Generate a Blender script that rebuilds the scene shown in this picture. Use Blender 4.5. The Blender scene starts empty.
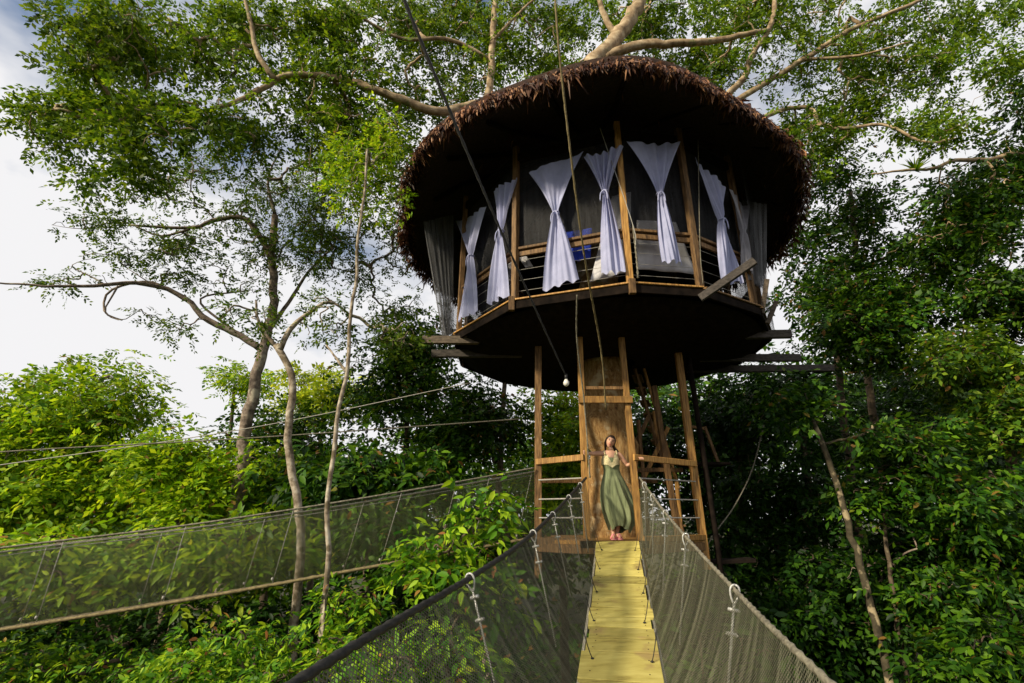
import bpy, math, random
import numpy as np
from mathutils import Vector, Matrix
R = math.radians
rng = np.random.default_rng(7)
random.seed(7)
S = bpy.context.scene
COL = S.collection

# ------------------------------------------------------------------ camera, sky, sun, exposure
PITCH = R(19.0); CP, SP = math.cos(PITCH), math.sin(PITCH)
cam = bpy.data.objects.new("camera", bpy.data.cameras.new("camera"))
COL.objects.link(cam); S.camera = cam
cam.location = (0, 0, 0); cam.rotation_euler = (R(90) + PITCH, 0, 0)
cam.data.lens = 18; cam.data.sensor_width = 36
cam.data.clip_start = 0.05; cam.data.clip_end = 3000
SUN_EL, SUN_AZ = 31, 234           # azimuth: clockwise from +Y, where the sun stands
w = bpy.data.worlds.new("World"); S.world = w; w.use_nodes = True
nt = w.node_tree; nt.nodes.clear()
def wn(t, **k):
    n = nt.nodes.new(t)
    for a, b in k.items(): setattr(n, a, b)
    return n
sky = wn('ShaderNodeTexSky', sky_type='NISHITA', sun_disc=False, sun_elevation=R(SUN_EL), sun_rotation=R(SUN_AZ))
tc = wn('ShaderNodeTexCoord'); mp = wn('ShaderNodeMapping'); mp.inputs['Scale'].default_value = (1.2, 1.2, 2.2)
mp.inputs['Location'].default_value = (3.3, 1.5, 0.6)
nz = wn('ShaderNodeTexNoise'); nz.inputs['Scale'].default_value = 1.6; nz.inputs['Detail'].default_value = 6; nz.inputs['Roughness'].default_value = .55
rp = wn('ShaderNodeValToRGB'); rp.color_ramp.elements[0].position = .31; rp.color_ramp.elements[1].position = .46
mx = wn('ShaderNodeMix', data_type='RGBA'); mx.inputs['B'].default_value = (6.9, 6.85, 6.95, 1)
bg = wn('ShaderNodeBackground'); bg.inputs['Strength'].default_value = .1
out = wn('ShaderNodeOutputWorld')
L = nt.links.new
L(tc.outputs['Generated'], mp.inputs['Vector']); L(mp.outputs['Vector'], nz.inputs['Vector']); L(nz.outputs['Fac'], rp.inputs['Fac'])
L(rp.outputs['Color'], mx.inputs['Factor']); L(sky.outputs['Color'], mx.inputs['A']); L(mx.outputs['Result'], bg.inputs['Color'])
L(bg.outputs['Background'], out.inputs['Surface'])
sun = bpy.data.lights.new("sun", 'SUN'); sun.energy = 4.9; sun.angle = R(5); sun.color = (1, .88, .66)
so = bpy.data.objects.new("sun", sun); COL.objects.link(so)
az = R(SUN_AZ); d = Vector((math.sin(az) * math.cos(R(SUN_EL)), math.cos(az) * math.cos(R(SUN_EL)), math.sin(R(SUN_EL))))
so.rotation_euler = d.to_track_quat('Z', 'Y').to_euler()
S.view_settings.view_transform = 'Standard'; S.view_settings.look = 'None'; S.view_settings.gamma = 1
S.view_settings.exposure = 0.4
c = S.cycles
c.max_bounces = 6; c.diffuse_bounces = 3; c.glossy_bounces = 2; c.transmission_bounces = 4; c.transparent_max_bounces = 24
c.caustics_reflective = False; c.caustics_refractive = False
c.use_denoising = True; c.use_adaptive_sampling = True; c.adaptive_threshold = .02

# ------------------------------------------------------------------ helpers
def ray(px, py):
    u = (px - 512) / 512; v = (341.5 - py) / 512
    return np.array([u, CP - v * SP, SP + v * CP])
def at(px, py, Y):
    r = ray(px, py); return r * (Y / r[1])
def at_z(px, py, z):
    r = ray(px, py); return r * (z / r[2])

ORG = {}
def tag(o, label=None, cat=None, group=None, kind=None):
    if label: o['label'] = label
    if cat: o['category'] = cat
    if group: o['group'] = group
    if kind: o['kind'] = kind
    return o
def empty(name, loc, label, cat, group=None):
    o = bpy.data.objects.new(name, None); COL.objects.link(o)
    o.location = loc; ORG[o.name] = np.array(loc, float); o.empty_display_size = .2
    return tag(o, label, cat, group)
def link(name, verts, faces, mat, parent=None, org=None, uv=None, smooth=False):
    """faces: list of tuples, or an (n,k) int array"""
    verts = np.asarray(verts, float).reshape(-1, 3)
    if parent is not None: off = ORG[parent.name]
    else: off = np.array(org, float) if org is not None else np.array([*(verts[:, :2].mean(0)), verts[:, 2].min()])
    me = bpy.data.meshes.new(name)
    vv = (verts - off).astype(np.float32)
    if isinstance(faces, np.ndarray):
        n, k = faces.shape
        me.vertices.add(len(vv)); me.vertices.foreach_set('co', vv.ravel())
        me.loops.add(n * k); me.loops.foreach_set('vertex_index', faces.astype(np.int32).ravel())
        me.polygons.add(n); me.polygons.foreach_set('loop_start', np.arange(n, dtype=np.int32) * k)
        me.update(calc_edges=True)
    else:
        me.from_pydata(vv.tolist(), [], [list(f) for f in faces]); me.update()
    if uv is not None:
        ul = me.uv_layers.new(name='UVMap'); li = np.empty(len(me.loops), np.int32); me.loops.foreach_get('vertex_index', li)
        ul.data.foreach_set('uv', np.asarray(uv, np.float32)[li].ravel())
    if smooth: me.polygons.foreach_set('use_smooth', np.ones(len(me.polygons), bool))
    if isinstance(mat, (list, tuple)):
        for m in mat: me.materials.append(m)
    else: me.materials.append(mat)
    o = bpy.data.objects.new(name, me); COL.objects.link(o)
    if parent is not None: o.parent = parent; ORG[o.name] = off
    else: o.location = off; ORG[o.name] = off
    return o

class MB:
    def __init__(s): s.v = []; s.f = []
    def add(s, v, f):
        n = len(s.v); s.v.extend([tuple(p) for p in v]); s.f.extend([tuple(i + n for i in q) for q in f]); return s
    def box(s, a, b, wid, hei, up=(0, 0, 1), bev=.006):
        """a bar from a to b, wid across, hei along up; chamfered section"""
        a, b = np.array(a, float), np.array(b, float); t = b - a; t /= np.linalg.norm(t)
        up = np.array(up, float)
        if abs(t @ up) > .98: up = np.array([0, 1., 0])
        x = np.cross(t, up); x /= np.linalg.norm(x); y = np.cross(x, t)
        bev = min(bev, wid * .3, hei * .3); W, H = wid / 2, hei / 2
        sec = [(-W + bev, -H), (W - bev, -H), (W, -H + bev), (W, H - bev), (W - bev, H), (-W + bev, H), (-W, H - bev), (-W, -H + bev)]
        v = [a + x * i + y * j for i, j in sec] + [b + x * i + y * j for i, j in sec]
        f = [(k, (k + 1) % 8, 8 + (k + 1) % 8, 8 + k) for k in range(8)] + [tuple(range(7, -1, -1)), tuple(range(8, 16))]
        return s.add(v, f)
    def tube(s, pts, rad, n=8, lobes=0, twist=0, amp=.2, wob=0):
        pts = np.array(pts, float); m = len(pts)
        rad = np.full(m, rad, float) if np.isscalar(rad) else np.array(rad, float)
        T = np.gradient(pts, axis=0); T /= np.linalg.norm(T, axis=1)[:, None] + 1e-9
        ref = np.array([0, 0, 1.]) if abs(T[0][2]) < .9 else np.array([1., 0, 0])
        x = np.cross(T[0], ref); x /= np.linalg.norm(x); V = []
        sl = np.concatenate([[0], np.cumsum(np.linalg.norm(np.diff(pts, axis=0), axis=1))])
        for i in range(m):
            x = x - T[i] * (x @ T[i]); x /= np.linalg.norm(x); y = np.cross(T[i], x)
            for k in range(n):
                a = 2 * math.pi * k / n; r = rad[i]
                if lobes: r *= 1 + amp * math.cos(lobes * a - twist * sl[i])
                if wob: r *= 1 + wob * (math.sin(3 * a + i * .7) * .5 + math.sin(5 * a - i * 1.3) * .35 + random.uniform(-.3, .3))
                V.append(pts[i] + r * (math.cos(a) * x + math.sin(a) * y))
        F = [(i * n + k, i * n + (k + 1) % n, (i + 1) * n + (k + 1) % n, (i + 1) * n + k) for i in range(m - 1) for k in range(n)]
        F += [tuple(range(n - 1, -1, -1)), tuple((m - 1) * n + k for k in range(n))]
        return s.add(V, F)
    def ball(s, c, rx, ry=None, rz=None, n=10, m=7, rot=None):
        ry = ry or rx; rz = rz or rx; V = []; F = []
        for i in range(m + 1):
            ph = math.pi * i / m
            for k in range(n):
                a = 2 * math.pi * k / n
                p = np.array([rx * math.sin(ph) * math.cos(a), ry * math.sin(ph) * math.sin(a), rz * math.cos(ph)])
                if rot is not None: p = rot @ p
                V.append(np.array(c) + p)
        for i in range(m):
            for k in range(n): F.append((i * n + k, (i + 1) * n + k, (i + 1) * n + (k + 1) % n, i * n + (k + 1) % n))
        return s.add(V, F)
    def build(s, name, mat, parent=None, smooth=False, org=None): return link(name, s.v, s.f, mat, parent, org, smooth=smooth)

def spline(P, n):
    """Catmull-Rom through P with n points"""
    P = np.array(P, float)
    if len(P) == 2: return P[0] + (P[1] - P[0]) * np.linspace(0, 1, n)[:, None]
    Q = np.vstack([2 * P[0] - P[1], P, 2 * P[-1] - P[-2]])
    L_ = np.concatenate([[0], np.cumsum(np.linalg.norm(np.diff(P, axis=0), axis=1))]); out = []
    for t in np.linspace(0, L_[-1], n):
        i = min(np.searchsorted(L_, t, 'right') - 1, len(P) - 2); u = (t - L_[i]) / (L_[i + 1] - L_[i])
        a, b, c_, d_ = Q[i:i + 4]
        out.append(.5 * ((2 * b) + (c_ - a) * u + (2 * a - 5 * b + 4 * c_ - d_) * u * u + (3 * b - a - 3 * c_ + d_) * u ** 3))
    return np.array(out)
def sag(a, b, dz, n=30):
    t = np.linspace(0, 1, n)[:, None]; p = np.array(a) * (1 - t) + np.array(b) * t
    p[:, 2] -= dz * 4 * (t * (1 - t))[:, 0]; return p

# ------------------------------------------------------------------ materials
def mat(name, base, rough=.7, **k):
    """noise-mottled principled. base: list of (pos, rgb) or rgb"""
    m = bpy.data.materials.new(name); m.use_nodes = True; T = m.node_tree; N = T.nodes; b = N['Principled BSDF']; l = T.links.new
    b.inputs['Roughness'].default_value = rough; b.inputs['Specular IOR Level'].default_value = k.get('spec', .3)
    b.inputs['Metallic'].default_value = k.get('metal', 0)
    if isinstance(base, tuple): base = [(0, tuple(x * .75 for x in base)), (1, tuple(min(1, x * 1.2) for x in base))]
    t = N.new('ShaderNodeTexCoord'); mpn = N.new('ShaderNodeMapping'); mpn.inputs['Scale'].default_value = k.get('stretch', (1, 1, 1))
    n1 = N.new('ShaderNodeTexNoise'); n1.inputs['Scale'].default_value = k.get('scale', 6); n1.inputs['Detail'].default_value = k.get('detail', 6)
    n1.inputs['Roughness'].default_value = k.get('nrough', .6)
    cr = N.new('ShaderNodeValToRGB'); e = cr.color_ramp.elements
    lo, hi = k.get('range', (.32, .68)); base = [(lo + p * (hi - lo), c_) for p, c_ in base]
    e[0].position = base[0][0]; e[0].color = (*base[0][1], 1); e[1].position = base[-1][0]; e[1].color = (*base[-1][1], 1)
    for p, c_ in base[1:-1]: q = e.new(p); q.color = (*c_, 1)
    l(t.outputs[k.get('coord', 'Object')], mpn.inputs['Vector']); l(mpn.outputs['Vector'], n1.inputs['Vector']); l(n1.outputs['Fac'], cr.inputs['Fac'])
    col = cr.outputs['Color']
    if k.get('vary'):      # per-part tint
        oi = N.new('ShaderNodeObjectInfo'); hs = N.new('ShaderNodeHueSaturation'); mr = N.new('ShaderNodeMapRange')
        mr.inputs['To Min'].default_value = 1 - k['vary']; mr.inputs['To Max'].default_value = 1 + k['vary']
        l(oi.outputs['Random'], mr.inputs['Value']); l(mr.outputs['Result'], hs.inputs['Value']); l(col, hs.inputs['Color']); col = hs.outputs['Color']
    if k.get('spots'):     # lichen / stain patches with a shape of their own
        sc, thr, sc_col = k['spots']; n2 = N.new('ShaderNodeTexNoise'); n2.inputs['Scale'].default_value = sc; n2.inputs['Detail'].default_value = 4
        r2 = N.new('ShaderNodeValToRGB'); r2.color_ramp.elements[0].position = thr; r2.color_ramp.elements[1].position = thr + .08
        x = N.new('ShaderNodeMix'); x.data_type = 'RGBA'; x.inputs['B'].default_value = (*sc_col, 1)
        l(t.outputs['Object'], n2.inputs['Vector']); l(n2.outputs['Fac'], r2.inputs['Fac']); l(r2.outputs['Color'], x.inputs['Factor']); l(col, x.inputs['A']); col = x.outputs['Result']
    l(col, b.inputs['Base Color'])
    if k.get('bump'):
        bp = N.new('ShaderNodeBump'); bp.inputs['Strength'].default_value = k['bump']; bp.inputs['Distance'].default_value = k.get('bdist', .02)
        l(n1.outputs['Fac'], bp.inputs['Height']); l(bp.outputs['Normal'], b.inputs['Normal'])
    if k.get('translucent'):
        tr = N.new('ShaderNodeBsdfTranslucent'); l(col, tr.inputs['Color']); ms = N.new('ShaderNodeMixShader'); ms.inputs[0].default_value = k['translucent']
        l(b.outputs[0], ms.inputs[1]); l(tr.outputs[0], ms.inputs[2]); l(ms.outputs[0], N['Material Output'].inputs['Surface'])
    return m
def leaf_mat(name, dark, mid, bright, trans=.35, odd=None):
    m = bpy.data.materials.new(name); m.use_nodes = True; T = m.node_tree; N = T.nodes; b = N['Principled BSDF']; l = T.links.new
    b.inputs['Roughness'].default_value = .5; b.inputs['Specular IOR Level'].default_value = .18
    g = N.new('ShaderNodeNewGeometry'); cr = N.new('ShaderNodeValToRGB'); e = cr.color_ramp.elements
    e[0].position = 0; e[0].color = (*dark, 1); e[1].position = .97 if odd else 1; e[1].color = (*bright, 1); q = e.new(.5); q.color = (*mid, 1)
    if odd: q = e.new(.985); q.color = (*odd, 1)
    l(g.outputs['Random Per Island'], cr.inputs['Fac'])
    t = N.new('ShaderNodeTexCoord'); n1 = N.new('ShaderNodeTexNoise'); n1.inputs['Scale'].default_value = .55; n1.inputs['Detail'].default_value = 3
    hs = N.new('ShaderNodeHueSaturation'); mr = N.new('ShaderNodeMapRange'); mr.inputs['From Min'].default_value = .3; mr.inputs['From Max'].default_value = .7
    mr.inputs['To Min'].default_value = .65; mr.inputs['To Max'].default_value = 1.35
    l(t.outputs['Object'], n1.inputs['Vector']); l(n1.outputs['Fac'], mr.inputs['Value']); l(mr.outputs['Result'], hs.inputs['Value']); l(cr.outputs['Color'], hs.inputs['Color'])
    l(hs.outputs['Color'], b.inputs['Base Color'])
    tr = N.new('ShaderNodeBsdfTranslucent'); hs2 = N.new('ShaderNodeHueSaturation'); hs2.inputs['Hue'].default_value = .485; hs2.inputs['Value'].default_value = 1.5
    l(hs.outputs['Color'], hs2.inputs['Color']); l(hs2.outputs['Color'], tr.inputs['Color'])
    ms = N.new('ShaderNodeMixShader'); ms.inputs[0].default_value = trans
    l(b.outputs[0], ms.inputs[1]); l(tr.outputs[0], ms.inputs[2]); l(ms.outputs[0], N['Material Output'].inputs['Surface'])
    return m
def net_mat(name, colr, pitch, width, streak=0.0):
    """fine diamond netting in UV metres: strands opaque, holes open"""
    m = bpy.data.materials.new(name); m.use_nodes = True; T = m.node_tree; N = T.nodes; b = N['Principled BSDF']; l = T.links.new
    b.inputs['Roughness'].default_value = .7; b.inputs['Specular IOR Level'].default_value = .2
    uv = N.new('ShaderNodeUVMap'); sp = N.new('ShaderNodeSeparateXYZ'); l(uv.outputs[0], sp.inputs[0])
    def M(op, a, bb):
        n = N.new('ShaderNodeMath'); n.operation = op
        for i, x in enumerate((a, bb)):
            if isinstance(x, (int, float)): n.inputs[i].default_value = x
            elif x is not None: l(x, n.inputs[i])
        return n.outputs[0]
    fs = []
    for op in ('ADD', 'SUBTRACT'):
        s_ = M(op, sp.outputs['X'], sp.outputs['Y']); f = M('FRACT', M('DIVIDE', s_, pitch), None); fs.append(M('LESS_THAN', f, width))
    a = M('MAXIMUM', fs[0], fs[1])
    mpn = N.new('ShaderNodeMapping'); mpn.inputs['Scale'].default_value = (16, .7, 1); n1 = N.new('ShaderNodeTexNoise'); n1.inputs['Scale'].default_value = 1; n1.inputs['Detail'].default_value = 5
    l(uv.outputs[0], mpn.inputs[0]); l(mpn.outputs[0], n1.inputs['Vector'])
    if streak:   # folds of doubled netting
        r = N.new('ShaderNodeMapRange'); r.inputs['From Min'].default_value = .5; r.inputs['From Max'].default_value = .62; r.inputs['To Max'].default_value = streak
        l(n1.outputs['Fac'], r.inputs['Value']); wn_ = N.new('ShaderNodeTexWhiteNoise'); l(uv.outputs[0], wn_.inputs['Vector'])
        a = M('MAXIMUM', a, M('LESS_THAN', wn_.outputs['Value'], r.outputs['Result']))
    cr = N.new('ShaderNodeValToRGB'); e = cr.color_ramp.elements; e[0].position = .35; e[0].color = (*[x * .55 for x in colr], 1); e[1].position = .68; e[1].color = (*[x * 1.5 for x in colr], 1)
    l(n1.outputs['Fac'], cr.inputs['Fac']); l(cr.outputs['Color'], b.inputs['Base Color'])
    tr = N.new('ShaderNodeBsdfTransparent'); ms = N.new('ShaderNodeMixShader'); l(a, ms.inputs[0]); l(tr.outputs[0], ms.inputs[1]); l(b.outputs[0], ms.inputs[2])
    l(ms.outputs[0], N['Material Output'].inputs['Surface'])
    return m

W_ORANGE = mat('orange_timber', [(0, (.13, .06, .015)), (.5, (.31, .16, .04)), (1, (.47, .27, .075))], .6, scale=5, stretch=(9, 9, .8), vary=.25, bump=.25, bdist=.01)
W_BROWN = mat('brown_timber', [(0, (.055, .03, .012)), (.5, (.14, .076, .028)), (1, (.24, .14, .055))], .7, scale=5, stretch=(7, 7, 1), vary=.25, bump=.25, bdist=.01)
W_DARK = mat('dark_shaded_timber', [(0, (.004, .003, .0025)), (1, (.016, .011, .008))], .9, spec=.06, scale=4, stretch=(2, 2, 2), bump=.3)  # near black: shade under the floor and eaves is put into this colour
W_STRUT = mat('dark_weathered_timber', [(0, (.02, .017, .014)), (1, (.075, .062, .052))], .8, scale=6, stretch=(2, 6, 6), bump=.3)
W_GREY = mat('weathered_timber', [(0, (.05, .038, .026)), (1, (.17, .13, .09))], .8, scale=6, stretch=(2, 6, 6), vary=.2, bump=.3)
W_PLANK = mat('yellow_plank', [(0, (.22, .17, .042)), (.35, (.39, .325, .08)), (1, (.51, .44, .13))], .75, scale=2.6, stretch=(1.3, 5, 4), vary=.3, bump=.25, bdist=.006, spots=(3.1, .585, (.27, .2, .07)), detail=9, range=(.28, .66))
BARK_HOST = mat('host_bark', [(0, (.05, .022, .008)), (.3, (.27, .14, .045)), (.6, (.44, .26, .095)), (1, (.62, .44, .22))], .9, scale=3.2, stretch=(5, 5, 1.1), detail=13, nrough=.78, bump=1, bdist=.09, spots=(3.4, .58, (.58, .45, .26)))
BARK_PALE = mat('pale_bark', [(0, (.13, .085, .045)), (.5, (.28, .2, .115)), (1, (.45, .36, .23))], .85, scale=5, bump=.5, bdist=.03, spots=(2.6, .62, (.13, .14, .05)))
BARK_GREY = mat('grey_bark', [(0, (.06, .045, .035)), (.5, (.17, .13, .1)), (1, (.32, .26, .2))], .9, scale=7, bump=.6, bdist=.02, spots=(3, .6, (.36, .32, .24)))
BARK_MOTTLED = mat('mottled_bark', [(0, (.02, .016, .009)), (1, (.085, .07, .04))], .9, scale=7, bump=.6, bdist=.02, spots=(5, .55, (.3, .24, .14)))
BARK_BLOTCH = mat('blotched_pale_bark', [(0, (.09, .065, .04)), (.5, (.26, .21, .15)), (1, (.46, .41, .32))], .9, scale=9, bump=.7, bdist=.02, spots=(6, .54, (.11, .085, .05)))
BARK_DARK = mat('dark_bark', [(0, (.03, .022, .014)), (1, (.13, .095, .06))], .9, scale=7, bump=.6, bdist=.02, spots=(3, .63, (.24, .2, .12)))
STEEL = mat('galvanised_steel', [(0, (.25, .25, .23)), (1, (.52, .52, .5))], .45, scale=60, metal=.35, spec=.5)
WIRE = mat('grey_wire_rope', [(0, (.2, .19, .16)), (1, (.45, .43, .38))], .6, scale=80)
CABLE = mat('black_cable', [(0, (.006, .006, .006)), (1, (.025, .024, .022))], .6, scale=40)
ROPE = mat('twisted_rope', [(0, (.07, .063, .045)), (1, (.22, .2, .145))], .8, scale=30)
ROPE_TAN = mat('tan_rope', [(0, (.09, .07, .03)), (1, (.24, .19, .09))], .85, scale=30)
THATCH = leaf_mat('dry_palm_thatch', (.02, .008, .005), (.075, .028, .014), (.3, .155, .075), .08)
THATCH_CORE = mat('thatch_core', [(0, (.01, .006, .004)), (1, (.045, .022, .013))], .95, scale=14, bump=.8)  # very dark, so the roof's inner side carries its shade in the colour
CURTAIN = mat('white_curtain', [(0, (.36, .385, .58)), (1, (.5, .52, .74))], .9, scale=3, translucent=.3)
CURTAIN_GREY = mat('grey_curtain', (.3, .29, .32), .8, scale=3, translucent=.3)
CLOTH_GREY = mat('grey_cloth', (.5, .49, .5), .9, scale=4)
CLOTH_BLUE = mat('blue_cloth', (.03, .07, .55), .8, scale=4)
SKIN = mat('skin', (.52, .29, .19), .5, scale=9, spec=.4)
HAIR = mat('dark_hair', (.022, .012, .008), .5, scale=20, stretch=(8, 8, 1))
DRESS = mat('green_dress', [(0, (.09, .11, .052)), (1, (.195, .222, .115))], .85, scale=5, stretch=(5, 5, .6))
LACE = mat('cream_lace', [(0, (.3, .25, .12)), (1, (.62, .55, .33))], .85, scale=45)
PINK = mat('pink_leather', (.6, .22, .24), .5)
NAIL = mat('rusty_nail', (.05, .025, .015), .7, metal=.3)
BLACK = mat('black_rubber', (.02, .02, .02), .5)
LIPS = mat('lips', (.42, .09, .08), .4); EYE = mat('eye_white', (.7, .68, .64), .3)
GLASS_BULB = mat('white_glass', (.6, .58, .52), .2, spec=.5)
NET_MAIN = net_mat('bridge_netting', (.085, .083, .056), .028, .32, .34)
NET_LEFT = net_mat('walkway_netting', (.05, .056, .026), .035, .12, .06)
SCREEN = net_mat('insect_screen', (.03, .03, .032), .012, .3)
DRAPE = net_mat('sheer_drape', (.12, .12, .125), .012, .34, .4)
GROUND = mat('forest_floor', [(0, (.012, .012, .006)), (.5, (.03, .035, .012)), (1, (.06, .045, .022))], .95, scale=.9, detail=10, bump=.6, bdist=.2)
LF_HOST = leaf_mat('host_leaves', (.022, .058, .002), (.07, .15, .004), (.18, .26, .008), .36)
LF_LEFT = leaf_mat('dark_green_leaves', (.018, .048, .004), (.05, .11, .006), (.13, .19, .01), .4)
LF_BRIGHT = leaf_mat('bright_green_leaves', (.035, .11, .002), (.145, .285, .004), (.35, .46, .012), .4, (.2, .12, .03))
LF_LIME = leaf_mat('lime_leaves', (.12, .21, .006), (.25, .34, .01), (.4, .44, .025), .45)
LF_DARK = leaf_mat('shade_darkened_green_leaves', (.005, .022, .002), (.018, .065, .003), (.085, .175, .006), .3, (.16, .09, .02))  # shade of the right forest, with sparse lit leaves, put into the colour
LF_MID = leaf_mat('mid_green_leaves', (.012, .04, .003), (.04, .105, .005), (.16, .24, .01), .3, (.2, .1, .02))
LF_DEEP = leaf_mat('shade_toned_leaves', (.003, .014, .002), (.011, .042, .003), (.045, .11, .005), .25)  # deepest shade among the trees put into the leaf colour
LF_SHRUB = leaf_mat('glossy_shrub_leaves', (.015, .07, .004), (.085, .22, .006), (.3, .44, .015), .38, (.3, .13, .04))

# ------------------------------------------------------------------ foliage
def leaves(C, rad, k, size, flat=.55, up=.9, six=False, droop=.25, r=None):
    """k leaves about each clump centre C; returns verts, faces"""
    r = r or rng; C = np.asarray(C); per = 6 if six else 9; ns = max(1, round(k / per))
    nrm = lambda a: a / (np.linalg.norm(a, axis=-1, keepdims=True) + 1e-9)
    rad = np.repeat(np.broadcast_to(rad, (len(C),)), ns); O = np.repeat(C, ns, 0); m = len(O)
    off = r.normal(size=(m, 3)) * .5; off[:, 2] *= flat; O = O + off * rad[:, None]
    D = nrm(off) + r.normal(size=(m, 3)) * .55; D[:, 2] = D[:, 2] * .5 - droop; D = nrm(D)
    N_ = r.normal(size=(m, 3)) * .5; N_[:, 2] += up; N_ = nrm(N_ - D * (N_ * D).sum(1)[:, None]); SV = np.cross(D, N_)
    Ls = size * per * r.uniform(.2, .36, m)
    t = (np.arange(per) + .6) / per; sgn = np.where(np.arange(per) % 2, 1., -1.); sgn[-1] = .1
    P = O[:, None] + D[:, None] * (Ls[:, None] * t)[..., None]; P[..., 2] -= (Ls[:, None] * t * t) * .25
    P = (P + r.normal(size=P.shape) * size * .1).reshape(-1, 3); n = len(P)
    ax = D[:, None] * (.5 + .5 * t)[None, :, None] + SV[:, None] * sgn[None, :, None] * .85; ax[..., 2] -= .15
    ax = nrm(ax.reshape(-1, 3) + r.normal(size=(n, 3)) * .22)
    nn = np.repeat(N_, per, 0) + r.normal(size=(n, 3)) * .32; nn = nrm(nn - ax * (nn * ax).sum(1)[:, None])
    sd = np.cross(ax, nn); s = (size * r.uniform(.55, 1.3, n))[:, None]
    if not six:
        V = np.stack([P, P + s * (.5 * ax + .25 * sd + .05 * nn), P + s * (ax - .06 * nn), P + s * (.48 * ax - .25 * sd + .05 * nn)], 1)
        return V.reshape(-1, 3), np.arange(n * 4).reshape(n, 4)
    V = np.stack([P, P + s * (.3 * ax + .2 * sd + .05 * nn), P + s * (.65 * ax + .17 * sd + .03 * nn), P + s * (1.05 * ax - .12 * nn),
                  P + s * (.65 * ax - .17 * sd + .03 * nn), P + s * (.3 * ax - .2 * sd + .05 * nn), P + s * (.35 * ax - .02 * nn), P + s * (.7 * ax - .04 * nn)], 1)
    F = np.array([[0, 1, 6, 6], [1, 2, 7, 6], [2, 3, 7, 7], [7, 3, 4, 4], [6, 7, 4, 5], [0, 6, 5, 5]])
    # quads only for speed: rebuild degenerate ones as narrow quads
    Q = np.array([[0, 1, 2, 7], [0, 7, 4, 5], [7, 2, 3, 4]])
    F = (np.arange(n)[:, None, None] * 8 + Q[None]).reshape(-1, 4)
    return V.reshape(-1, 3), F

def clumps(ells, r):
    """ells: (px, py, rx, ry, Y, dY, n) ellipsoids given where they stand; returns clump centres in world"""
    out = []
    for px, py, rx, ry, Y, dY, n in ells:
        c0 = at(px, py, Y); ex = at(px + rx, py, Y) - c0; ez = at(px, py - ry, Y) - c0; ez[1] = 0
        ey = np.array([c0[0] / Y * dY, dY, c0[2] / Y * dY])
        m = max(4, n // 7); lob = r.normal(size=(m, 3)); lob /= np.linalg.norm(lob, axis=1)[:, None]; lob *= (r.uniform(0, 1, m) ** .4 * .85)[:, None]
        q = lob[r.integers(0, m, n)] + r.normal(size=(n, 3)) * .2
        L_ = np.linalg.norm(q, axis=1); q[L_ > 1.08] *= (1.08 / L_[L_ > 1.08])[:, None]
        out.append(c0 + q[:, :1] * ex + q[:, 1:2] * ey + q[:, 2:] * ez)
    return np.vstack(out)

def twigs(limbs, C, rtip, r, maxn=500):
    """branches that join every clump centre to the limbs (nearest-node growth, pipe-model radii)"""
    nodes = [p for l in limbs for p in l[0]]; nl = len(nodes); N_ = np.array(nodes); C = C[:maxn]
    d0 = np.min(np.linalg.norm(C[:, None] - N_[None], axis=2), axis=1); order = np.argsort(d0)
    pos = list(N_); par = [-1] * nl; segs = []
    arr = np.zeros((nl + 2 * len(C), 3)); arr[:nl] = N_; cnt = nl
    for i in order:
        c = C[i]; dist = np.linalg.norm(arr[:cnt] - c, axis=1); j = int(np.argmin(dist))
        a = arr[j]; D = dist[j]
        mid = (a + c) / 2 + r.normal(size=3) * D * .12 + np.array([0, 0, D * .08])
        arr[cnt] = mid; par.append(j); arr[cnt + 1] = c; par.append(cnt); segs.append((j, cnt, cnt + 1)); cnt += 2
    w_ = np.zeros(cnt); w_[[s_[2] for s_ in segs]] = 1
    for i in range(cnt - 1, nl - 1, -1): w_[par[i]] += w_[i]
    V = []; F = []; n = 0
    for j, m, e in segs:
        p = spline([arr[j], arr[m], arr[e]], 6); ra = rtip * max(1, w_[m]) ** .45; rb = rtip * max(1, w_[e]) ** .45
        b = MB().tube(p + np.vstack([[0, 0, 0], r.normal(size=(4, 3)) * np.linalg.norm(arr[e] - arr[j]) * .025, [0, 0, 0]]), np.linspace(ra, rb, 6), 5)
        V += b.v; F += [tuple(i + n for i in f) for f in b.f]; n += len(b.v)
    return V, F

def plant(name, label, cat, base, trunks, ells, leaf_m, bark_m, size, k, crad, group=None, flat=.55, up=.9, six=False, rtip=.006, droop=.25, seed=0, twig=True, trunk_n=9, maxtw=420):
    """trunks: list of (points, r0, r1): the first is the trunk, the rest limbs"""
    r = np.random.default_rng(seed + 100)
    root = empty(name, base, label, cat, group)
    if not six: size, k, crad = size * .72, int(k * 1.55), crad * .85
    tb = MB(); lim = []
    for pts, r0, r1 in trunks:
        n = max(10, int(np.linalg.norm(np.diff(np.array(pts), axis=0), axis=1).sum() / .22)); n = min(n, 70)
        p = spline(pts, n); p[1:-1] += r.normal(size=(n - 2, 3)) * r0 * .09
        tb.tube(p, np.linspace(r0, r1, n), trunk_n, wob=.06); lim.append((p, r0))
    C = clumps(ells, r)
    if twig:
        li = [(l[0][len(l[0]) // 3:] if i == 0 else l[0], 0) for i, l in enumerate(lim)]
        v, f = twigs(li, C, rtip, r, maxtw); tb.add(v, f)
    tb.build('trunk' if cat != 'shrub' else 'stems', bark_m, root, smooth=True)
    v, f = leaves(C, crad * r.uniform(.6, 1.3, len(C)), k, size, flat, up, six, droop, r)
    link('crown' if cat != 'shrub' else 'foliage', v, f, leaf_m, root)
    return root

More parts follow.
